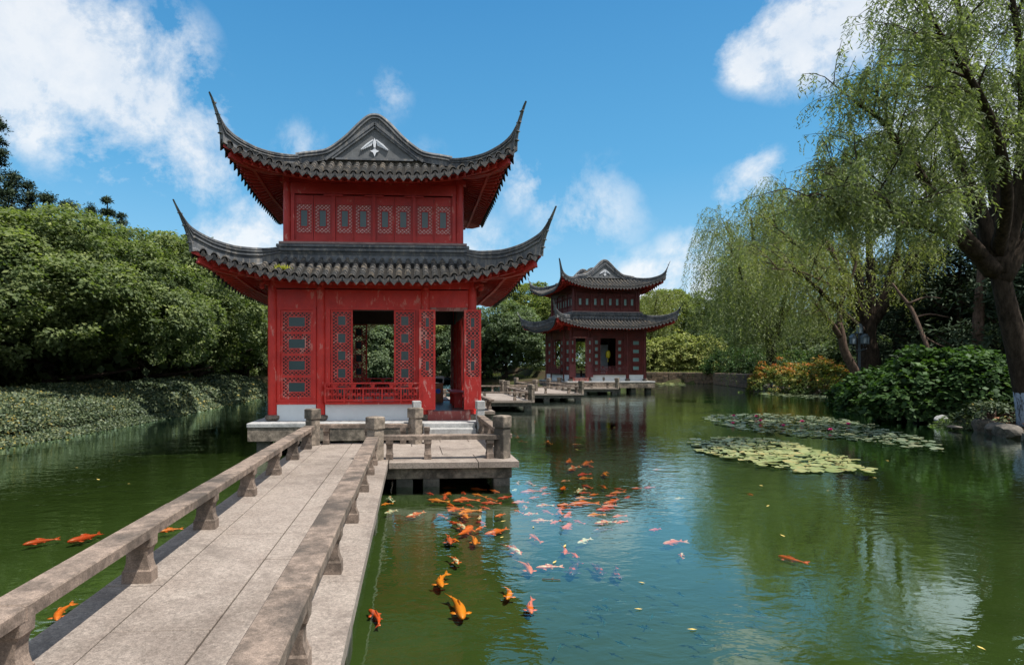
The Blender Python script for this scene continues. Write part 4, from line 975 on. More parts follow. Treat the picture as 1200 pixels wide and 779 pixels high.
for i, (px, zc, rx, h, mt) in enumerate(((1012,33,1.2,.8,'bushyel'),(985,37,1.5,1.1,'leafold'),(1045,29,1.3,.7,'ivy'),(1165,18.8,.7,.5,'ivy'),(1075,26,1.3,.6,'leafold'),(1135,19.6,.8,.5,'leafold'),(960,42,1.6,1.2,'shrub'))):
    bush('low_plant', spot(px, zc), rx, .9, h, M[mt], 90+i, ['tufty plant at the foot of the leaning trunk by the water','low plant left of the leaning trunk foot','greyish low plant under the tall glossy shrub','pale leafy plant beside the whitewashed trunk','low plant under the widest glossy shrub','small plant on the brown leaf litter','low plant below the right orange-tipped shrub'][i], n=90, per=26, size=.11, tuft=.2, cat='plant', group=G_P)
# ---------------------------------------------------------------- pines on the left skyline and dark conifers on the right
def conifer(name, loc, seed, H, R, mat, label, group, tiers=9, per=24, bare=.35, leaf=.22, cat='pine tree', lean=0):
    r = np.random.default_rng(seed); C = []; O = []; m = MB(); m.tube([(0,0,-.5),(lean*.3,0,H*.4),(lean,0,H)], [.22,.16,.04], 8)
    for t_ in range(tiers):
        f = bare+(1-bare)*(t_+r.random()*.9)/tiers; z = H*f; k = int(6-3*f)
        for j in range(k):
            a = r.random()*2*PI; L = R*(1.08-f)**.8*(.55+.6*r.random()); x0 = lean*f
            e = np.array([x0+math.cos(a)*L, math.sin(a)*L, z+L*(.45-.6*r.random())]); m.tube([(x0,0,z-.1),((x0+e[0])/2,e[1]/2,z+.02),tuple(e)], [.06,.045,.02], 5)
            for q in (1.0,.78,.55,.35):
                for _ in range(2):
                    C.append(np.array([x0,0,z])*(1-q)+e*q+r.normal(0,.14,3)*np.array([1,1,.5])*R*.35); O.append([math.cos(a)*.4, math.sin(a)*.4, .8])
    C.append(np.array([lean,0,H])); O.append([0,0,1]); C = np.array(C); O = norm(np.array(O))
    A = list(tufts(C, O, (.16*R+.10)*(.6+.9*r.random(len(C))), per*2, leaf, r, up=.4, flat=.95)); A[4] = A[3]*.15
    e = empty(name, loc, 0, label=label, cat=cat, group=group); link_mesh('crown', leaf_mesh('crown', *A), mat, e); m.build('trunk', M['bark'], e); return e
G_PL = 'pines rising above the left bank trees'
for i, (px, zc, H, R) in enumerate(((-6,40,17.6,2.0),(14,42,14.4,1.9),(32,44,14.3,1.7),(56,46,14.2,1.6),(80,48,14.1,2.2),(104,48,13.8,1.6),(126,50,14.8,1.3),(143,52,14.0,1.4))):
    p = spot(px, zc); conifer('pine_tree', p, 120+i, H-.2, R, M['pine'], ['tallest dark pine at the left edge of the picture','pine second from the left edge above the evergreens','pine third from the left edge above the evergreens','pine fourth from the left, its top just clearing the evergreens','broad pine top in the middle of the skyline row','pine top just left of the pointed one','small pointed conifer top near the cloud','last low pine top to the right of the row'][i], G_PL, tiers=15, per=13, bare=.45)
G_PR = 'dark conifers behind the right bank'
for i, (px, zc, H, R) in enumerate(((1085,34,8.6,4.0),(1125,31,8.2,4.2),(1160,36,10.5,4.4),(1205,30,9.6,4.2),(1050,40,8.6,3.8),(1235,24,8,3.6),(1020,50,9.5,3.8))):
    p = spot(px, zc); conifer('conifer', p, 140+i, H, R, M['pine'], ['dark spreading conifer above the fallen-looking bare branch','dark conifer behind the broad-leaved shrubs','tallest dark conifer left of the big willow trunk','dark conifer behind the big willow trunk','dark conifer between the two willows','dark conifer at the right edge of the picture','dark conifer far behind the lamp'][i], G_PR, tiers=11, per=22, bare=.08, leaf=.26, cat='conifer')
G_RB = 'background trees closing the right side'
for i, (px, zc, rz, s, q) in enumerate(((1240,36,1,1.0,1),(1180,48,2,1.1,0),(1110,52,3,1.0,1),(1045,60,4,1.0,0),(980,68,5,1.0,1),(1330,28,.6,1.0,0),(925,76,2,1.0,1))):
    place((T1,T2)[q], spot(px, zc), rz, (s,s,s*1.0), ['background evergreen at the right edge behind the conifers','background evergreen behind the big willow trunk','background evergreen behind the fallen-looking bare branch','background evergreen behind the lamp','background evergreen behind the orange-tipped shrubs','evergreen beyond the right edge','background evergreen behind the willow curtain'][i], G_RB)
# ---------------------------------------------------------------- willows
def willow(name, loc, seed, trunk, limbs, label, mat, n_sec=8, strands=6, slen=(.8,2.0), sec_len=(1.6,3.2), leaf=.10, step=.05, group='weeping willows', hw=.011, bark=None, spread=.9, droop=.55):
    """trunk: points and radii; limbs: lists of points; secondary shoots arch out and strands of narrow leaves hang from them"""
    r = np.random.default_rng(seed); m = MB(); e = empty(name, loc, 0, label=label, cat='willow tree', group=group)
    m.tube(smooth_path([p for p,_ in trunk], 4), np.interp(np.linspace(0,1,4*(len(trunk)-1)+1), np.linspace(0,1,len(trunk)), [q for _,q in trunk]).tolist(), 12)
    St = []
    for L in limbs:
        pts = smooth_path([p for p,_ in L], 5); rd = np.interp(np.linspace(0,1,len(pts)), np.linspace(0,1,len(L)), [q for _,q in L]).tolist()
        m.tube(pts, rd, 8); k = len(pts)
        for s in range(n_sec):
            i = int(k*(.30+.68*(s+r.random())/n_sec)); i = min(i, k-2); p = np.array(pts[i]); d = np.array((pts[i+1]-pts[i]).normalized())
            a = r.normal(size=3); a[2] = abs(a[2])*.6+.15; d = norm(d*.8 + norm(a)*spread); Ls = r.uniform(*sec_len); q = [p]
            dd = d.copy()
            for t_ in range(6):
                dd = norm(dd + np.array([0,0,-.10*droop*t_]) + r.normal(0,.08,3)); q.append(q[-1]+dd*Ls/6)
            m.tube([Vector(x) for x in q], [rd[i]*.42+.012,.026,.02,.016,.012,.009,.005], 5, cap=False)
            for b in range(3):
                j = int(r.integers(1, 5)); p2 = q[j]; a = r.normal(size=3); a[2] = a[2]*.5+.1; d2 = norm((q[j+1]-q[j])/(Ls/6)*.5+norm(a)*.8); q2 = [p2]; L2 = Ls*.55
                for t_ in range(4): d2 = norm(d2+np.array([0,0,-.16*droop*t_])+r.normal(0,.08,3)); q2.append(q2[-1]+d2*L2/4)
                m.tube([Vector(x) for x in q2], [.014,.011,.009,.007,.004], 4, cap=False)
                for x in range(strands):
                    u = r.random()*3.99; w_ = int(u); St.append((q2[w_]*(1-u+w_)+q2[w_+1]*(u-w_), d2))
            for x in range(strands*2):
                u = .8+r.random()*5.19; w_ = int(u); St.append((q[w_]*(1-u+w_)+q[w_+1]*(u-w_), dd))
    Ps, As, Ss, Ls_, rn = [], [], [], [], []
    for p, d in St:
        L = r.uniform(*slen)*(.6+.4*r.random()); n = max(6, int(L/step)); s = np.linspace(0,1,n)[:,None]
        o = norm(np.array([d[0],d[1],0])+r.normal(0,.5,3)*np.array([1,1,0])); out = L*.28
        pos = p + o*(out*(1-(1-s)**2)) + np.array([0,0,-1])*(L*(s**1.35)) + r.normal(0,.012,(n,3))
        pos = pos[pos[:,2] + loc[2] > .25]
        n = len(pos)
        if n < 2: continue
        az = r.random(n)*2*PI; sd_ = np.stack([np.cos(az), np.sin(az), np.zeros(n)], 1)
        A = norm(sd_*.75 + np.array([0,0,-1])*(.35+.7*r.random((n,1))) + o*.2); S = norm(np.cross(A, rdir(n, r)))
        Ps.append(pos); As.append(A); Ss.append(S); Ls_.append(leaf*(.7+.6*r.random(n))); rn.append(.45+r.normal(0,.10)+r.normal(0,.16,n))
    L = np.concatenate(Ls_); me = leaf_mesh('crown', np.concatenate(Ps), np.concatenate(As), np.concatenate(Ss), L, L*.0+hw, np.concatenate(rn))
    link_mesh('crown', me, mat, e); m.build('trunk', bark or M['bark'], e, smooth=True); print(name, 'leaves', len(L)); return e
def rel(loc, pl): return [((Vector(at_depth(px, zc, HC-(py-PY)/F*zc))-Vector(loc)), rr) for px, py, zc, rr in pl]
# big willow on the right: trunk and limbs traced roughly where they stand
b0 = spot(1218, 17.3)
tr_ = rel(b0, [(1226,510,17.3,.62),(1212,470,17.3,.42),(1193,410,17.3,.28),(1178,350,17.3,.235),(1168,300,17.3,.22)])
lb = [rel(b0, x) for x in (
 [(1165,318,17.3,.26),(1130,285,17.0,.17),(1085,262,16.6,.13),(1035,235,16.2,.09),(992,208,15.8,.03)],
 [(1150,300,17.1,.20),(1120,262,16.8,.13),(1075,200,16.6,.10),(1036,145,16.4,.06),(1005,122,16.2,.03)],
 [(1160,300,17.3,.24),(1150,250,17.3,.17),(1120,180,17.5,.13),(1100,100,17.6,.09),(1085,40,17.6,.05),(1085,-20,17.6,.03)],
 [(1163,310,17.3,.26),(1168,240,17.6,.18),(1150,150,18,.13),(1130,60,18.3,.08),(1120,-30,18.5,.04)],
 [(1168,320,17.3,.28),(1190,250,17.2,.20),(1200,160,17.0,.15),(1195,60,17,.09),(1180,-40,17,.05)],
 [(1172,330,17.3,.26),(1215,260,17.2,.18),(1262,180,17,.12),(1300,90,17,.07)],
 [(1165,300,17.3,.2),(1140,250,18.5,.14),(1100,210,20,.1),(1050,180,21,.06),(1010,170,21.5,.04)],
 [(1168,300,17.3,.2),(1180,230,15.8,.14),(1165,150,14.6,.1),(1130,80,13.8,.06),(1095,30,13.2,.04)],
 [(1090,265,16.6,.08),(1050,262,15.8,.06),(1010,255,15.2,.05),(975,235,14.9,.03)])]
WC = willow('willow_tree', b0, 201, tr_, lb, 'largest willow with dark leaning limbs and whitewashed trunk foot at the right edge', M['willow'], n_sec=17, strands=10, slen=(.35,1.05), sec_len=(1.3,2.8), leaf=.13, step=.043, hw=.0155)
m = MB(); q_ = [(p.x,p.y,p.z) for p,_ in rel(b0, [(1226,512,17.3,.60),(1216,484,17.3,.60),(1208,456,17.3,.60)])]; m.tube(q_, [.64,.485,.395], 16); m.build('whitewash_band', M['whitebark'], WC, smooth=True)
# second trunk of the same clump
b0b = spot(1150, 25); m = MB(); e_ = empty('bare_tree', b0b, 0, label='slim brown trunk standing just left of the big willow trunk', cat='tree')
pts_ = rel(b0b, [(1143,465,25,.26),(1146,420,25,.22),(1147,360,25,.19),(1152,300,25,.15),(1150,250,25,.1),(1158,190,25,.05)]); m.tube(smooth_path([p for p,_ in pts_],4), np.interp(np.linspace(0,1,21),np.linspace(0,1,6),[q for _,q in pts_]).tolist(), 10); m.build('trunk', M['barkbrown'], e_, smooth=True)
# middle willow: thick trunk with spreading limbs
b1 = spot(1018, 33)
tr_ = rel(b1, [(1020,462,33,.62),(1018,420,33,.55),(1014,395,33,.50),(1018,370,33,.46)])
lb = [rel(b1, x) for x in (
 [(1015,385,33,.34),(1000,350,32.6,.25),(985,310,32,.18),(960,275,31.5,.12),(930,250,31,.06)],
 [(1015,380,33,.32),(1008,340,33,.24),(1000,290,33,.18),(985,240,33,.12),(965,215,33,.06)],
 [(1018,375,33,.32),(1020,330,33,.24),(1018,280,33.4,.16),(1015,235,33.6,.09),(1000,205,33.6,.05)],
 [(1020,375,33,.32),(1038,340,33,.24),(1052,295,33,.16),(1055,250,33,.10),(1060,215,33,.05)],
 [(1018,385,33,.25),(1045,350,32,.16),(1068,310,31,.10),(1085,280,30.5,.06)],
 [(1012,390,33,.24),(985,365,31,.16),(955,335,29.5,.10),(925,310,29,.05)],
 [(1000,350,33,.2),(960,310,35,.12),(920,275,36,.07),(895,255,37,.04)])]
willow('willow_tree', b1, 203, tr_, lb, 'middle willow with thick trunk and fan of bare dark limbs behind the lamp', M['willowyel'], n_sec=8, strands=6, slen=(.8,2.1), sec_len=(2.0,3.6), leaf=.17, step=.075, hw=.021)
# thin leaning tree in front of it, at the water
b2 = spot(1010, 30.5)
tr_ = rel(b2, [(1012,468,30.5,.26),(1003,438,30.5,.22),(990,412,30.5,.20),(986,392,30.5,.18),(983,378,30.5,.16)])
lb = [rel(b2, x) for x in (
 [(984,382,30.5,.14),(984,360,30.4,.12),(990,340,30.3,.10),(985,318,30,.06),(975,290,29.8,.03)],
 [(985,395,30.5,.14),(975,380,30.3,.12),(968,372,30.1,.07),(955,355,29.8,.03)],
 [(988,345,30.3,.09),(965,330,29.8,.07),(935,318,29.2,.05),(905,315,28.8,.03)],
 [(988,345,30.3,.09),(1000,320,30.3,.07),(1005,290,30.3,.05),(1000,265,30.2,.03)])]
willow('willow_tree', b2, 204, tr_, lb, 'thin leaning willow at the water edge in front of the lamp, trunk patched with lichen', M['willowyel'], n_sec=6, strands=5, slen=(.7,2.0), sec_len=(1.2,2.4), leaf=.15, step=.07, hw=.018, bark=M['barkbrown'])
# far willow curtain
b3 = spot(905, 54)
tr_ = rel(b3, [(905,440,54,.50),(904,415,54,.42),(902,400,54,.36)])
lb = [rel(b3, x) for x in (
 [(902,405,54,.26),(880,370,53.5,.2),(865,320,53,.15),(855,285,52.5,.08)],
 [(902,402,54,.26),(892,350,54,.2),(885,300,54,.15),(880,255,54,.08)],
 [(903,402,54,.26),(908,350,54,.2),(910,290,54,.15),(905,235,54,.08)],
 [(904,402,54,.26),(925,360,54,.2),(940,300,54,.15),(945,245,54,.08)],
 [(904,405,54,.22),(890,370,51,.16),(872,330,49,.12),(862,300,48,.06)],
 [(904,405,54,.22),(915,370,51,.16),(925,320,49,.12),(930,285,48,.06)],
 [(903,402,54,.22),(915,330,57,.16),(930,270,58,.1),(935,225,58,.06)],
 [(903,402,54,.22),(880,340,57,.16),(862,290,58,.1),(850,265,58,.06)])]
willow('willow_tree', b3, 206, tr_, lb, 'far willow whose leaf curtain hangs straight down to the water right of the far pavilion', M['willow'], n_sec=9, strands=7, slen=(3.5,9.0), sec_len=(2.4,4.4), leaf=.26, step=.14, hw=.030, spread=.8)
# small willow left behind the far pavilion's right side
b4 = spot(762, 86)
willow('willow_tree', b4, 207, [(Vector((0,0,-.3)),.3),(Vector((0,0,3)),.25),(Vector((.2,0,5)),.2)], [[(Vector((.2,0,4.6)),.15),(Vector((a,b,8)),.1),(Vector((a*2,b*2,10.3)),.05)] for a,b in ((-1.6,0),(1.4,.3),(0,-1.4),(.4,1.2),(1.0,-1))], 'small pale willow rising behind the right eaves of the far pavilion', M['willowyel'], n_sec=6, strands=6, slen=(2.5,6), sec_len=(1.2,2.2), leaf=.28, step=.18, hw=.04)
# bare leaning branch on the bank
b5 = spot(1092, 24.5); m = MB(); e_ = empty('leaning_branch', b5, 0, label='bare crooked brown branch slanting above the broad-leaved shrubs', cat='branch')
for L in ([(1100,440,25,.09),(1082,395,25.5,.085),(1068,362,26,.075),(1055,345,26.2,.06),(1046,332,26.4,.03)],[(1072,372,26,.05),(1090,368,25.8,.035),(1112,372,25.6,.02)],[(1064,356,26,.05),(1085,348,25.9,.03),(1105,350,25.8,.015)],[(1080,392,25.5,.04),(1096,402,25.3,.03),(1112,408,25,.015)]):
    L = rel(b5, L); m.tube(smooth_path([p for p,_ in L],3), np.interp(np.linspace(0,1,3*(len(L)-1)+1),np.linspace(0,1,len(L)),[q for _,q in L]).tolist(), 7)
m.build('limb', M['barkbrown'], e_, smooth=True)
# ---------------------------------------------------------------- ivy on the left bank, litter, stones, wall, lamp
r = np.random.default_rng(5)
def ivy(n, ya, yb, size):
    Y_ = r.uniform(ya, yb, n*3); E = np.array([(p.x,p.y) for p in pl_left]); X_ = np.interp(Y_, E[:,1], E[:,0]) - r.random(n*3)**1.1*2.9 + .28
    P = np.stack([X_, Y_], 1); d = sdist(P); k = d > -.28; P = P[k][:n]; d = d[k][:n]; z = ground_z(P)
    mound = .36*(1-np.exp(-np.maximum(d+.25,0)/.35))*(1+.55*(vnoise(P,1.1,3)-.5)); z = np.maximum(z, .02)+mound*r.random(len(P))**.25
    nn = norm(np.stack([np.full(len(P),.55), np.full(len(P),-.25), np.full(len(P),1.0)],1)+r.normal(0,.5,(len(P),3))); A = norm(np.cross(nn, rdir(len(P), r))); S = norm(np.cross(nn, A)); sz = size*(.6+.8*r.random(len(P)))
    return np.column_stack([P, z]), A, S, sz, sz*.42, r.random(len(P))*1.0 + (vnoise(P,2.3,8)-.5)*.35
me = leaf_mesh('ivy', *merge([ivy(105000, 13.2, 25, .068), ivy(60000, 24, 44, .11)])); o = link_mesh('ivy_cover', me, M['ivy']); tag(o, 'mottled ivy ground cover over the left bank slope', 'ground cover', kind='stuff')
def litter(n, px0, px1, z0, z1):
    zc = r.uniform(z0, z1, n*2); px = r.uniform(px0, px1, n*2); P = np.array([[*at_depth(a, b)[:2]] for a, b in zip(px, zc)]); d = sdist(P); P = P[d > .15][:n]; z = ground_z(P)+.02
    nn = norm(np.array([0,0,1.])+r.normal(0,.35,(len(P),3))); A = norm(np.cross(nn, rdir(len(P), r))); return np.column_stack([P, z]), A, norm(np.cross(nn, A)), .11*(.6+.8*r.random(len(P))), .03, r.random(len(P))
me = leaf_mesh('leaf_litter', *litter(6000, 1040, 1260, 15, 30)); o = link_mesh('leaf_litter', me, M['brownleaf']); tag(o, 'brown fallen leaves on the dark right bank', 'leaf litter', kind='stuff')
def grass(n, px0, px1, z0, z1):
    zc = r.uniform(z0, z1, n*2); px = r.uniform(px0, px1, n*2); P = np.array([[*at_depth(a, b)[:2]] for a, b in zip(px, zc)]); d = sdist(P); P = P[d > .25][:n]; z = ground_z(P)-.02
    A = norm(np.array([0,0,1.])+r.normal(0,.35,(len(P),3))); return np.column_stack([P, z]), A, norm(np.cross(A, rdir(len(P), r))), .28*(.5+.8*r.random(len(P))), .02, r.random(len(P))
me = leaf_mesh('grass', *merge([grass(9000, 880, 1070, 30, 60), grass(7000, 560, 900, 66, 86)])); o = link_mesh('grass', me, M['leafyel']); tag(o, 'short grass and weeds on the far and right banks', 'grass', kind='stuff')
def rock(loc, s, seed, label=None, mat=None, group='dark stones edging the right bank'):
    bm = bmesh.new(); bmesh.ops.create_icosphere(bm, subdivisions=3, radius=1); rr = random.Random(seed); pl = [(Vector((rr.gauss(0,1),rr.gauss(0,1),rr.gauss(0,.7))).normalized(), rr.uniform(.55,.85)) for _ in range(9)]
    for v in bm.verts:
        for n_, d_ in pl:
            e_ = v.co.dot(n_)-d_
            if e_ > 0: v.co -= n_*e_*.85
        v.co *= 1+rr.uniform(-.025,.025); v.co.x *= s[0]; v.co.y *= s[1]; v.co.z *= s[2]
    me = bpy.data.meshes.new('rock'); bm.to_mesh(me); bm.free(); me.materials.append(mat or M['rock']); o = bpy.data.objects.new('bank_stone', me); COL.objects.link(o); o.location = loc; o.rotation_euler = (0,0,rr.random()*6)
    return tag(o, label or 'dark rough stone in the row edging the right bank', 'stone', group)
E_ = [on_plane(a, b) for a, b in ((888,455),(935,459.5),(985,463),(1035,474),(1100,494),(1160,507),(1215,520))]
k_ = 0
for a, b in zip(E_[:-1], E_[1:]):
    L = (b-a).length; n = max(2, int(L/.75))
    for i in range(n):
        p = a.lerp(b, (i+.5)/n); p.z = .10; k_ += 1; rock(p+Vector((random.uniform(-.1,.2), random.uniform(-.1,.2), 0)), (random.uniform(.35,.55), random.uniform(.3,.45), random.uniform(.22,.42)), 300+k_)
p = on_plane(1103, 491, .2); rock(p, (.24,.2,.16), 999, 'pale grey stone at the water edge under the broad-leaved shrubs', M['paleslab'], group=None)
p = on_plane(1118, 500, .1); rock(p, (.4,.18,.06), 998, 'flat brownish stone lying low at the right water edge', M['rock'], group=None)
# far retaining wall
wm = MB(); wl = [on_plane(748,448.3), on_plane(800,448.7), on_plane(850,450.2), on_plane(893,455)]
rr = random.Random(4)
for a, b in zip(wl[:-1], wl[1:]):
    L = (b-a).length; d = (b-a)/L; n_ = Vector((-d.y, d.x, 0)); 
    if n_.y < 0: n_ = -n_
    for row in range(4):
        s = -rr.random()*.4
        while s < L:
            w_ = rr.uniform(.45,.9); s0, s1 = max(s,0), min(s+w_,L)
            if s1-s0 > .08:
                j = rr.uniform(-.05,.05); z0 = -.4+row*.42; 
                wm.M = Matrix.Translation(a) @ Matrix(((d.x,n_.x,0,0),(d.y,n_.y,0,0),(0,0,1,0),(0,0,0,1))); wm.cbox(s0+.012, s1-.012, -.12+j, 1.3, z0+.01, z0+.41, .03)
            s += w_
wo = wm.build('retaining_wall', stone('wall_stone', (.24,.16,.11), (.11,.085,.065), (.05,.05,.045), .8, .8), None); tag(wo, 'low brown rubble stone wall holding up the far bank', 'wall')
# lamp post
lp = spot(1007, 31.2); zt = HC-(378-PY)/F*31.2; LP = empty('street_lamp', lp, 0, label='blue-grey park lamp with a cluster of square lanterns in front of the middle willow', cat='lamp'); hL = zt-lp.z
m = MB(); m.tube([(0,0,-.1),(0,0,hL-.5)], [.07,.05], 10); m.lathe(0,0,[(.14,-.1),(.14,.1),(.09,.2),(.08,.5)],12); m.build('pole', M['lampmetal'], LP)
for i, (dx, dy, dz) in enumerate(((-.36,0,-1.1),(.36,0,-1.1),(0,-.3,-1.1),(0,0,-.55))):
    h = MB(); h.M = Matrix.Translation((dx,dy,hL+dz)) @ Matrix.Scale(.72,4); h.prism([(-.17,.46),(.17,.46),(.05,.60),(0,.70),(-.05,.60)], -.17, .17)
    for x in (-.15,.15):
        for y in (-.15,.15): h.box(x-.018,x+.018,y-.018,y+.018,0,.46)
    h.box(-.16,.16,-.16,.16,-.03,0); h.box(-.02,.02,-.02,.02,-.2,-.03)
    lo = h.build('lantern', M['lampmetal'], LP); g = MB(); g.M = h.M; g.box(-.14,.14,-.14,.14,.005,.455); g.build('lamp_glass', M['lampglass'], lo)
m = MB(); m.tube([(-.42,0,hL-1.35),(0,0,hL-1.5),(.42,0,hL-1.35)], .022, 6); m.tube([(0,-.3,hL-1.35),(0,0,hL-1.5)], .022, 6); m.build('arm', M['lampmetal'], LP)
bp0 = on_plane(904.5, 456.5); m = MB(); m.lathe(bp0.x, bp0.y, [(.09,-.3),(.09,.55),(.10,.58),(.04,.64)], 12); tag(m.build('mooring_post', M['lampmetal'], None), 'short blue-grey post standing in the water below the orange-tipped shrub', 'post')
# grass tuft on the roof
r2 = np.random.default_rng(3)
for i, (tx, ty) in enumerate(((-3.32,14.72),(-3.1,14.66))):
    n = 160; P = np.column_stack([r2.normal(0,.09,n), r2.normal(0,.05,n), r2.random(n)*.03]); A = norm(np.array([0,0,1.])+r2.normal(0,.5,(n,3))); 
    o = link_mesh('moss_tuft', leaf_mesh('moss_tuft', P, A, norm(np.cross(A, rdir(n, r2))), .10*(.5+r2.random(n)), .012, .5+.5*r2.random(n)), leafmat('moss_leaf_%d' % i, [(0,(.25,.27,.03)),(1,(.50,.50,.08))]), None, (tx, ty, 4.30+.05*i)); tag(o, ['left yellow-green moss tuft on the lower roof tiles of the near pavilion','right yellow-green moss tuft on the lower roof tiles of the near pavilion'][i], 'moss tuft')
# ---------------------------------------------------------------- lily pads
def in_poly(px, py, poly):
    c = False
    for (x0,y0),(x1,y1) in zip(poly, poly[1:]+poly[:1]):
        if (y0 > py) != (y1 > py) and px < x0+(py-y0)*(x1-x0)/(y1-y0): c = not c
    return c
def pad_mesh(seed):
    rr = random.Random(seed); vs = [(0,0,.004)]; n = 16
    for i in range(n+1):
        a = .16+(2*PI-.32)*i/n; k = 1+rr.uniform(-.05,.05); vs.append((math.cos(a)*k*.5, math.sin(a)*k*.5, .006+rr.uniform(0,.022)))
    me = bpy.data.meshes.new('lily_pad'); me.from_pydata(vs, [], [(0,i,i+1) for i in range(1,n+1)]); me.shade_smooth(); return me
PADS = {}
for k in ('pad', 'paddull'):
    PADS[k] = []
    for s in range(4):
        me = pad_mesh(s+(10 if k == 'pad' else 0)); me.materials.append(M[k]); PADS[k].append(me)
rp = random.Random(77)
ALLP = []
def pads(poly, n, size, key, label, group, edge=.0):
    xs = [p[0] for p in poly]; ys = [p[1] for p in poly]; wp = [on_plane(*p) for p in poly]; wx = [(p.x,p.y) for p in wp]; placed = []; t_ = 0
    while len(placed) < n and t_ < n*60:
        t_ += 1; x = rp.uniform(min(a for a,_ in wx)-.2, max(a for a,_ in wx)+.2); y = rp.uniform(min(b for _,b in wx)-.4, max(b for _,b in wx)+.4)
        if not in_poly(x+rp.gauss(0,.12), y+rp.gauss(0,.22), wx): continue
        s = size*rp.uniform(.7,1.25)
        if any((x-a)**2+(y-b)**2 < ((s+c)*(.39 if key == 'pad' else .52))**2 for a,b,c in placed): continue
        placed.append((x,y,s)); ALLP.append((s*s*abs(1/(x*x+y*y)**1.5), x, y, s, key, label, group))
    return placed
PA = [(828,520),(858,514.5),(905,516),(945,527),(985,539),(992,548),(958,551),(925,549),(890,542),(862,538),(835,531)]
pads(PA, 270, .31, 'pad', 'pale yellow-green lily pad in the dense near patch', 'pads of the dense near lily patch')
PB = [(826,490),(870,486),(930,487),(985,492),(1030,503),(1075,514),(1096,524),(1060,523),(1010,517),(960,512),(905,508),(860,501)]
pb_ = pads(PB, 330, .31, 'paddull', 'dull green lily pad in the loose middle patch below the shrubs', 'pads of the loose middle lily patch')
PC = [(886,459.5),(930,458.5),(985,464),(1010,468),(985,469),(935,466),(900,463)]
PD = [(764,446.5),(785,446),(803,449),(800,452.5),(770,453.5)]
pads(PC, 110, .45, 'paddull', 'dull lily pad in the far strip below the orange-tipped shrubs', 'pads of the far lily strip')
pads(PD, 70, .55, 'pad', 'upright pale lily leaf beside the far pavilion platform', 'lily leaves beside the far pavilion')
ALLP.sort(reverse=True); rest = {'pad': [], 'paddull': []}
for i, (w_, x, y, s, key, label, group) in enumerate(ALLP):
    me = rp.choice(PADS[key]); mx_ = Matrix.LocRotScale(Vector((x, y, .006+rp.random()*.016)), __import__('mathutils').Euler((rp.gauss(0,.035), rp.gauss(0,.035), rp.random()*6.3)), Vector((s, s*rp.uniform(.85,1), 1)))
    if i < 295:
        o = bpy.data.objects.new('lily_pad', me); COL.objects.link(o); o.matrix_world = mx_; tag(o, label, 'lily pad', group)
    else: rest[key].append((me, mx_))
sm = MB(); n_pale = 0
for key in ('pad', 'paddull'):
    for me, mx_ in rest[key]: sm.M = mx_; sm.add([v.co[:] for v in me.vertices], [tuple(p.vertices) for p in me.polygons])
    if key == 'pad': n_pale = len(sm.f)
o = sm.build('small_lily_pads', M['pad'], None); o.data.materials.append(M['paddull'])
for p_ in o.data.polygons[n_pale:]: p_.material_index = 1
tag(o, 'remaining small and distant lily pads of all the patches', 'lily pads', kind='stuff')
# pink water lilies
lb_ = MB()
for ring, (n, tilt, L) in enumerate(((8,.45,.09),(7,.9,.085),(5,1.3,.07))):
    for i in range(n):
        a = 2*PI*i/n+ring*.4; d = Vector((math.cos(a)*math.cos(tilt), math.sin(a)*math.cos(tilt), math.sin(tilt))); s = Vector((-math.sin(a), math.cos(a), 0))*.022
        lb_.add([(0,0,.02), d*L*.5+s+Vector((0,0,.02)), d*L+Vector((0,0,.02)), d*L*.5-s+Vector((0,0,.02))], [(0,1,2,3)])
lily0 = lb_.build('water_lily', M['lily'], None); first = True
LT = ['pink water lily at the left end of the middle patch','pink water lily second from the left of the middle patch','pink water lily in the middle of the patch, upper one','pink water lily low on the left side of the middle patch','pink water lily right of the patch centre','pink water lily towards the right end of the middle patch','pink water lily low in the patch centre','pink water lily between the left pair and the centre']
for i, (px, py) in enumerate(((860,489),(886,490),(940,496),(859,498),(973,506),(994,499),(918,501),(891,495))):
    o = lily0 if i == 0 else lily0.copy()
    if i: COL.objects.link(o)
    o.location = on_plane(px, py) + Vector((0,0,.02)); o.scale = (1.2,1.2,1.2); tag(o, LT[i], 'water lily', 'pink water lilies')
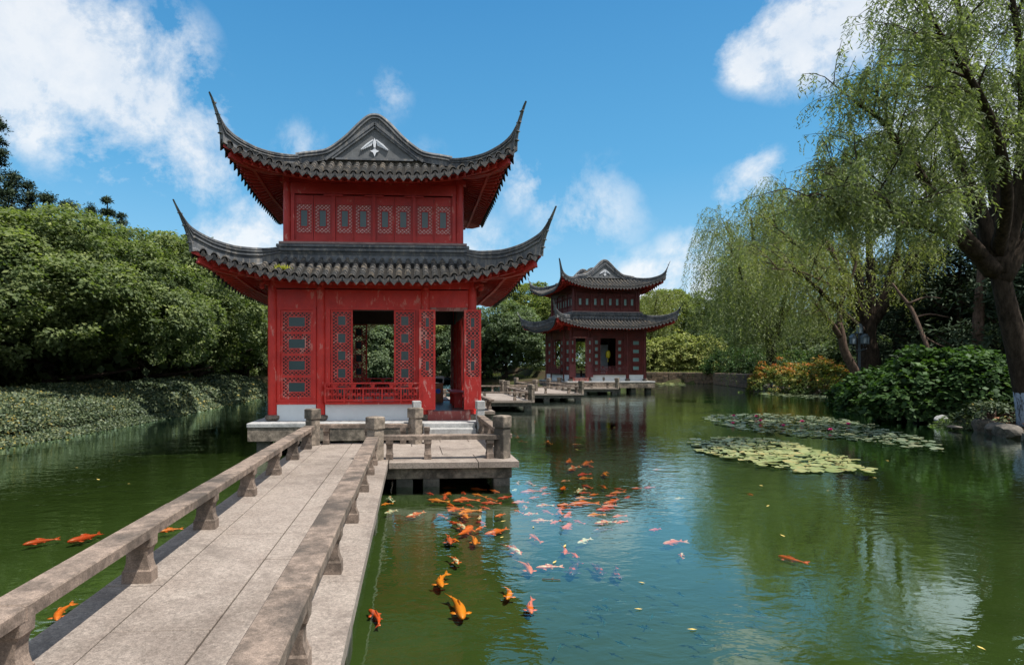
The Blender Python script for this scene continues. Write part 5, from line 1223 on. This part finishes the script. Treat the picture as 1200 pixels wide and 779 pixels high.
# ---------------------------------------------------------------- fish
def fish_mesh(name, bend, mat, fat=1.0):
    """koi of unit length swimming towards +x; bend curls the tail sideways"""
    n = 14; m = 10; vs = []; fs = []
    prof = [(0,.012),(.04,.045),(.10,.068),(.20,.088),(.32,.096),(.45,.09),(.58,.072),(.70,.050),(.80,.032),(.86,.024)]
    def spine(s):
        a = bend*max(0, s-.25)**1.4; return (.5 - s*math.cos(a*.5), bend*.55*max(0,s-.25)**2*1.3)
    S = np.interp(np.linspace(0,1,n), np.linspace(0,1,len(prof)), [p[0] for p in prof]); Rr = np.interp(S, [p[0] for p in prof], [p[1] for p in prof])*fat
    for s, r_ in zip(S, Rr):
        x, y = spine(s); x2, y2 = spine(s+.02); dx, dy = x2-x, y2-y; l = math.hypot(dx,dy); nx, ny = -dy/l, dx/l
        for k in range(m):
            a = 2*PI*k/m; vs.append((x+nx*math.cos(a)*r_, y+ny*math.cos(a)*r_, math.sin(a)*r_*.95))
    for i in range(n-1):
        for k in range(m): fs.append((i*m+k, (i+1)*m+k, (i+1)*m+(k+1)%m, i*m+(k+1)%m))
    fs += [tuple(range(m)), tuple(reversed(range((n-1)*m, n*m)))]
    def fin(pts):
        b = len(vs); t_ = .004
        for p in pts: vs.append((p[0],p[1],p[2]+t_))
        for p in pts: vs.append((p[0],p[1],p[2]-t_))
        q = len(pts); fs.append(tuple(range(b,b+q))); fs.append(tuple(reversed(range(b+q,b+2*q))))
        for i in range(q): fs.append((b+i, b+(i+1)%q, b+q+(i+1)%q, b+q+i))
    # caudal fin fanned, a little twisted so it shows from above
    x, y = spine(.85); x2, y2 = spine(.95); dx, dy = x2-x, y2-y; l = math.hypot(dx,dy); dx, dy = dx/l, dy/l; nx, ny = -dy, dx
    def q(u, v, z): return (x+dx*u+nx*v, y+dy*u+ny*v, z)
    fin([q(-.02,.012,.0), q(.06,.05,.03), q(.19,.085,.045), q(.13,.01,.0), q(.19,-.06,-.03), q(.06,-.04,-.02), q(-.02,-.012,.0)])
    for sg in (1, -1):   # pectoral and pelvic fins
        x, y = spine(.22); fin([(x,y+sg*.07*fat,-.02),(x-.03,y+sg*.15,-.03),(x-.10,y+sg*.19,-.035),(x-.13,y+sg*.14,-.03),(x-.07,y+sg*.07,-.02)])
        x, y = spine(.52); fin([(x,y+sg*.05,-.03),(x-.05,y+sg*.10,-.04),(x-.09,y+sg*.09,-.04),(x-.05,y+sg*.04,-.03)])
    pts = []
    for s, h in ((.32,.07),(.36,.125),(.48,.115),(.60,.075),(.60,.05),(.32,.06)):
        x, y = spine(s); pts.append((x, y, h))
    b = len(vs); vs += [(p[0],p[1]+.004,p[2]) for p in pts]+[(p[0],p[1]-.004,p[2]) for p in pts]; k = len(pts); fs.append(tuple(range(b,b+k))); fs.append(tuple(reversed(range(b+k,b+2*k)))); fs.extend((b+i,b+(i+1)%k,b+k+(i+1)%k,b+k+i) for i in range(k))
    me = bpy.data.meshes.new(name); me.from_pydata(vs, [], fs); me.materials.append(mat); bm = bmesh.new(); bm.from_mesh(me); bmesh.ops.recalc_face_normals(bm, faces=bm.faces); bm.to_mesh(me); bm.free(); me.shade_smooth(); return me
CN = {'o':('f_orange','orange'),'y':('f_yellow','yellow-orange'),'r':('f_red','deep red-orange'),'w':('f_white','pale white'),'m':('f_mix','orange and white'),'d':('f_dark','dark bodied'),'p':('f_pink','pinkish')}
FM = {}
def fmesh(c, b):
    if (c,b) not in FM: FM[(c,b)] = fish_mesh('koi', (-.8,-.4,.05,.4,.8)[b], M[CN[c][0]], (.86,.95,.82,.92,.86)[b])
    return FM[(c,b)]
rf = random.Random(5)
def fish(seg, c, label=None, group=None, depth=None, ref='5'):
    (hx,hy),(tx,ty) = seg; dp = min(depth, .09) if depth and depth > .06 else rf.uniform(.055,.075)
    a = on_plane(hx, hy, -dp); b = on_plane(tx, ty, -dp); L = (a-b).length; L = min(max(L*1.02, .20), .54); mid = (a+b)/2
    o = bpy.data.objects.new('koi', fmesh(c, rf.randrange(5) if abs(hx-tx) < 30 else rf.choice((1,2,3)))); COL.objects.link(o)
    o.location = (mid.x, mid.y, -dp); o.rotation_euler = (0, rf.uniform(-.05,.05), math.atan2(a.y-b.y, a.x-b.x)); o.scale = (L,)*3
    tag(o, label, 'fish', group)
def z5(x, y): return (400+x/3.557, 560+y/3.557)
def z4(x, y): return (600+x/4.58, 470+y/4.58)
def fz(f, hx, hy, tx, ty): return (f(hx,hy), f(tx,ty))
# notable single fish
ONE = [(fz(z5,115,550,200,605),'r','deep orange koi lying alone near the bridge in the bottom left of the water',.14),
 (fz(z5,420,458,392,392),'y','yellow-orange koi with curled tail, alone left of the school, nearest but two to the camera',.05),
 (fz(z5,505,583,485,487),'y','yellow-orange koi nearest the camera, swimming straight towards it',.05),
 (fz(z5,690,505,722,452),'y','yellow-orange koi just below the edge of the sky reflection',.05),
 (fz(z5,792,563,775,500),'o','orange koi with spread fins, lowest one in the sky reflection',.06),
 (fz(z5,790,396,774,343),'o','orange koi with raised tail left of the long pink one',.05),
 (fz(z5,812,374,922,366),'p','long blurred pink koi lying crosswise below the middle of the reflection',.16),
 (fz(z5,962,408,968,343),'d','dark-backed koi with a red head right of the long pink one',.05),
 (fz(z5,748,318,688,274),'m','red and white koi pointing down right at the reflection edge',.05),
 (fz(z5,982,334,966,306),'o','orange koi, right one of the close pair above the dark-backed koi',.05),
 (fz(z5,930,316,940,286),'o','orange koi, left one of the close pair above the dark-backed koi',.05),
 (fz(z5,598,232,705,216),'o','long deep orange koi lying crosswise right of the school',.13),
 (fz(z5,556,276,560,238),'y','small yellow-orange koi facing the camera below the long deep orange one',.05),
 (fz(z5,487,360,463,320),'m','small orange and white koi alone below the school',.05),
 (fz(z5,270,160,358,145),'m','orange and white koi swimming left, alone left of the school',.06),
 (fz(z5,455,278,440,232),'r','red-orange koi at the lower left corner of the school',.05),
 (((705.5,674),(697.4,658)),'d','dark koi with pinkish head, left one of the two dark fish right of the school',.06),
 (((728.5,678.5),(711.5,664)),'d','dark koi with pinkish head, right one of the two dark fish right of the school',.06),
 (fz(z5,785,237,836,266),'o','slim orange koi pointing up left in the sky reflection',.06),
 (fz(z5,790,178,880,178),'p','long pink koi lying level in the sky reflection',.12),
 (fz(z5,985,272,1042,250),'w','pale red and white koi at the right of the sky reflection',.06),
 (fz(z5,922,214,976,187),'o','orange koi pointing down left at the right of the sky reflection',.06),
 (((912,650.5),(943,661)),'r','blurred deep orange koi alone in the dark reflection of the willow',.18),
 (((882.6,580.6),(873,577.5)),'o','small orange koi alone below the near lily patch',.06),
 (((777,637),(802,633)),'p','pink koi alone at the right of the sky reflection',.08),
 (((800,648),(794,653)),'m','small pinkish-white koi below the lone pink koi at right',.06),
 (((27,638.5),(67,629.5)),'r','slim red-orange koi farthest left in the dark left water',.07),
 (((79,635.5),(123,624.5)),'r','slim red-orange koi second from left in the dark left water',.07),
 (((186,623),(213,618)),'o','slim orange koi seen between the left rail supports',.06),
 (((66.5,727),(69,708)),'o','orange koi seen under the left rail near the bottom left corner',.05),
 (((938,660),(914,652)),'r',None,.25)]
for seg, c, lab, dp in ONE:
    if lab: fish(seg, c, lab, None, dp)
# the dense school beside the landing, shared labels by colour and place
S1 = [(165,112,208,103,'y'),(180,148,232,132,'w'),(205,78,190,98,'w'),(428,88,435,66,'r'),(465,98,560,84,'o'),(545,68,605,78,'y'),(438,120,500,140,'o'),(445,140,500,120,'o'),(490,150,560,128,'y'),(572,170,586,155,'w'),(580,104,666,104,'r'),(650,83,722,80,'r'),(712,104,776,98,'o'),(500,58,532,70,'r'),(418,42,472,37,'o'),(540,44,602,50,'o'),(525,168,500,140,'y'),(518,212,470,178,'m'),(545,200,500,245,'o'),(488,264,455,250,'y'),(360,92,446,100,'y'),(455,60,430,75,'o'),(660,60,610,50,'o'),(470,118,430,105,'o'),(620,130,560,118,'r'),(400,150,440,168,'o'),(600,85,650,95,'o'),(480,190,440,180,'r'),(560,215,600,200,'o'),(640,160,690,150,'o'),(520,110,560,118,'r'),(385,70,350,60,'r'),(600,190,560,178,'r')]
for hx,hy,tx,ty,c in S1: fish(fz(z5,hx,hy,tx,ty), c, f'{CN[c][1]} koi in the crowded school beside the stone landing', 'koi school beside the stone landing')
S2 = [(435,698,522,680,'d'),(442,654,552,645,'m'),(405,618,476,600,'y'),(280,622,334,594,'o'),(62,611,130,598,'m'),(160,588,228,604,'r'),(268,610,230,575,'o'),(230,574,312,572,'r'),(310,556,452,540,'o'),(450,586,562,575,'r'),(480,566,572,560,'o'),(490,546,602,533,'o'),(500,509,566,505,'r'),(525,493,606,487,'o'),(340,523,412,514,'y'),(372,492,402,490,'r'),(260,474,300,457,'o'),(498,468,494,450,'o'),(375,450,442,468,'r'),(268,430,292,424,'p'),(352,492,357,466,'w'),(240,560,330,552,'o'),
      (75,430,122,456,'m'),(35,448,14,431,'p'),(0,482,36,470,'w'),(45,488,152,480,'r'),(160,502,188,490,'o'),(-2,546,82,537,'o'),(130,563,212,553,'m'),(60,560,96,582,'m'),(645,468,698,467,'o'),(708,467,758,459,'r'),(745,691,798,687,'r'),(815,766,912,748,'o'),(205,655,262,640,'o'),(330,640,390,655,'r'),(540,620,600,610,'o'),(600,520,650,512,'r'),(150,470,205,462,'o'),(90,520,150,515,'r'),(415,505,470,498,'o'),(10,585,60,600,'o'),(560,655,610,640,'o'),(300,690,275,665,'r'),(875,524,918,518,'w'),(755,368,802,365,'m'),(560,470,600,474,'r')]
for hx,hy,tx,ty,c in S2: fish(fz(z4,hx,hy,tx,ty), c, f'{CN[c][1]} koi in the loose school in the blue sky reflection', 'koi school in the sky reflection')
S3 = [(360,419,410,407,'y'),(353,399,402,386,'r'),(505,401,475,378,'y'),(303,370,346,349,'m'),(380,343,415,322,'o'),(436,355,398,343,'o'),(293,327,328,310,'o'),(325,193,363,198,'r'),(322,233,362,230,'m'),(335,245,392,240,'d')]
for hx,hy,tx,ty,c in S3: fish(fz(z4,hx,hy,tx,ty), c, f'{CN[c][1]} koi in the dark reflection between the two pavilions', 'koi in the reflection of the far pavilion')
S4 = [(168,218,230,233,'y'),(30,214,79,219,'m'),(10,184,58,206,'o'),(8,172,24,179,'r'),(118,121,131,109,'o'),(20,116,49,119,'m'),(28,96,44,91,'o'),(300,44,326,53,'o'),(330,52,354,59,'y'),(360,75,380,77,'o'),(408,49,434,47,'o'),(374,38,388,38,'o'),(200,67,217,70,'r'),(254,27,266,27,'y'),(705,97,724,102,'m'),(612,-12,600,-14,'r'),(515,-8,535,-10,'r'),(755,22,738,20,'o')]
for hx,hy,tx,ty,c in S4: fish(fz(z4,hx,hy,tx,ty), c, f'small distant {CN[c][1]} koi near the zigzag walkway', 'distant koi near the zigzag walkway')
# fry: thin dark young fish
fm = fish_mesh('fry', .2, M['fry'], .55); rq = random.Random(9)
for i in range(34):
    px, py = rq.choice(((rq.uniform(640,760), rq.uniform(690,776)),(rq.uniform(700,830), rq.uniform(640,770)),(rq.uniform(820,900), rq.uniform(715,776))))
    o = bpy.data.objects.new('young_fish', fm); COL.objects.link(o); o.location = on_plane(px, py, -.035); o.rotation_euler = (0,0,rq.choice((2.4,1.7,-.6,2.9))+rq.gauss(0,.4)); s = rq.uniform(.09,.15); o.scale = (s,s,s)
    tag(o, 'tiny thin dark young fish near the surface in the lower right water', 'fish', 'tiny dark fish in the lower right water')
# floating leaves
lm = bpy.data.meshes.new('floating_leaf'); lm.from_pydata([(-.06,0,.004),(-.01,.018,.008),(.06,0,.012),(-.01,-.018,.008)], [], [(0,1,2,3)]); lm.materials.append(M['yellowleaf'])
for px, py, s in ((811,738,.9),(892,569.5,1.5),(115,562,1.2),(151,567,.8),(900,593,1),(917,628,1),(748,714,.8),(866,510,1),(868,505,1),(662,640,1),(650,659,1.0),(588,630,1),(625,618,.8),(590,611,1),(1040,540,1),(1025,560,.9),(970,575,.8),(90,548,.7),(140,540,.6),(1150,760,.9),(752,683,.7),(704,484,1),(690,505,1),(720,501,1),(676,527,1)):
    o = bpy.data.objects.new('floating_leaf', lm); COL.objects.link(o); o.location = on_plane(px, py) + Vector((0,0,.004)); o.rotation_euler = (0,0,rq.random()*6); o.scale = (s*.75,)*3
    tag(o, 'small yellow fallen leaf floating on the water', 'leaf', 'fallen leaves floating on the pond')
t_ = on_plane(646,679.5); m = MB()
m.tube([(-.12,.03,.01),(0,0,.015),(.12,-.02,.01)], .007, 5); m.tube([(0,0,.015),(.05,.07,.012)], .005, 5); o = m.build('twig', M['block'], None); o.location = t_; o.scale = (.7,.7,.7); tag(o, 'pale forked twig floating below the long pink koi', 'twig')
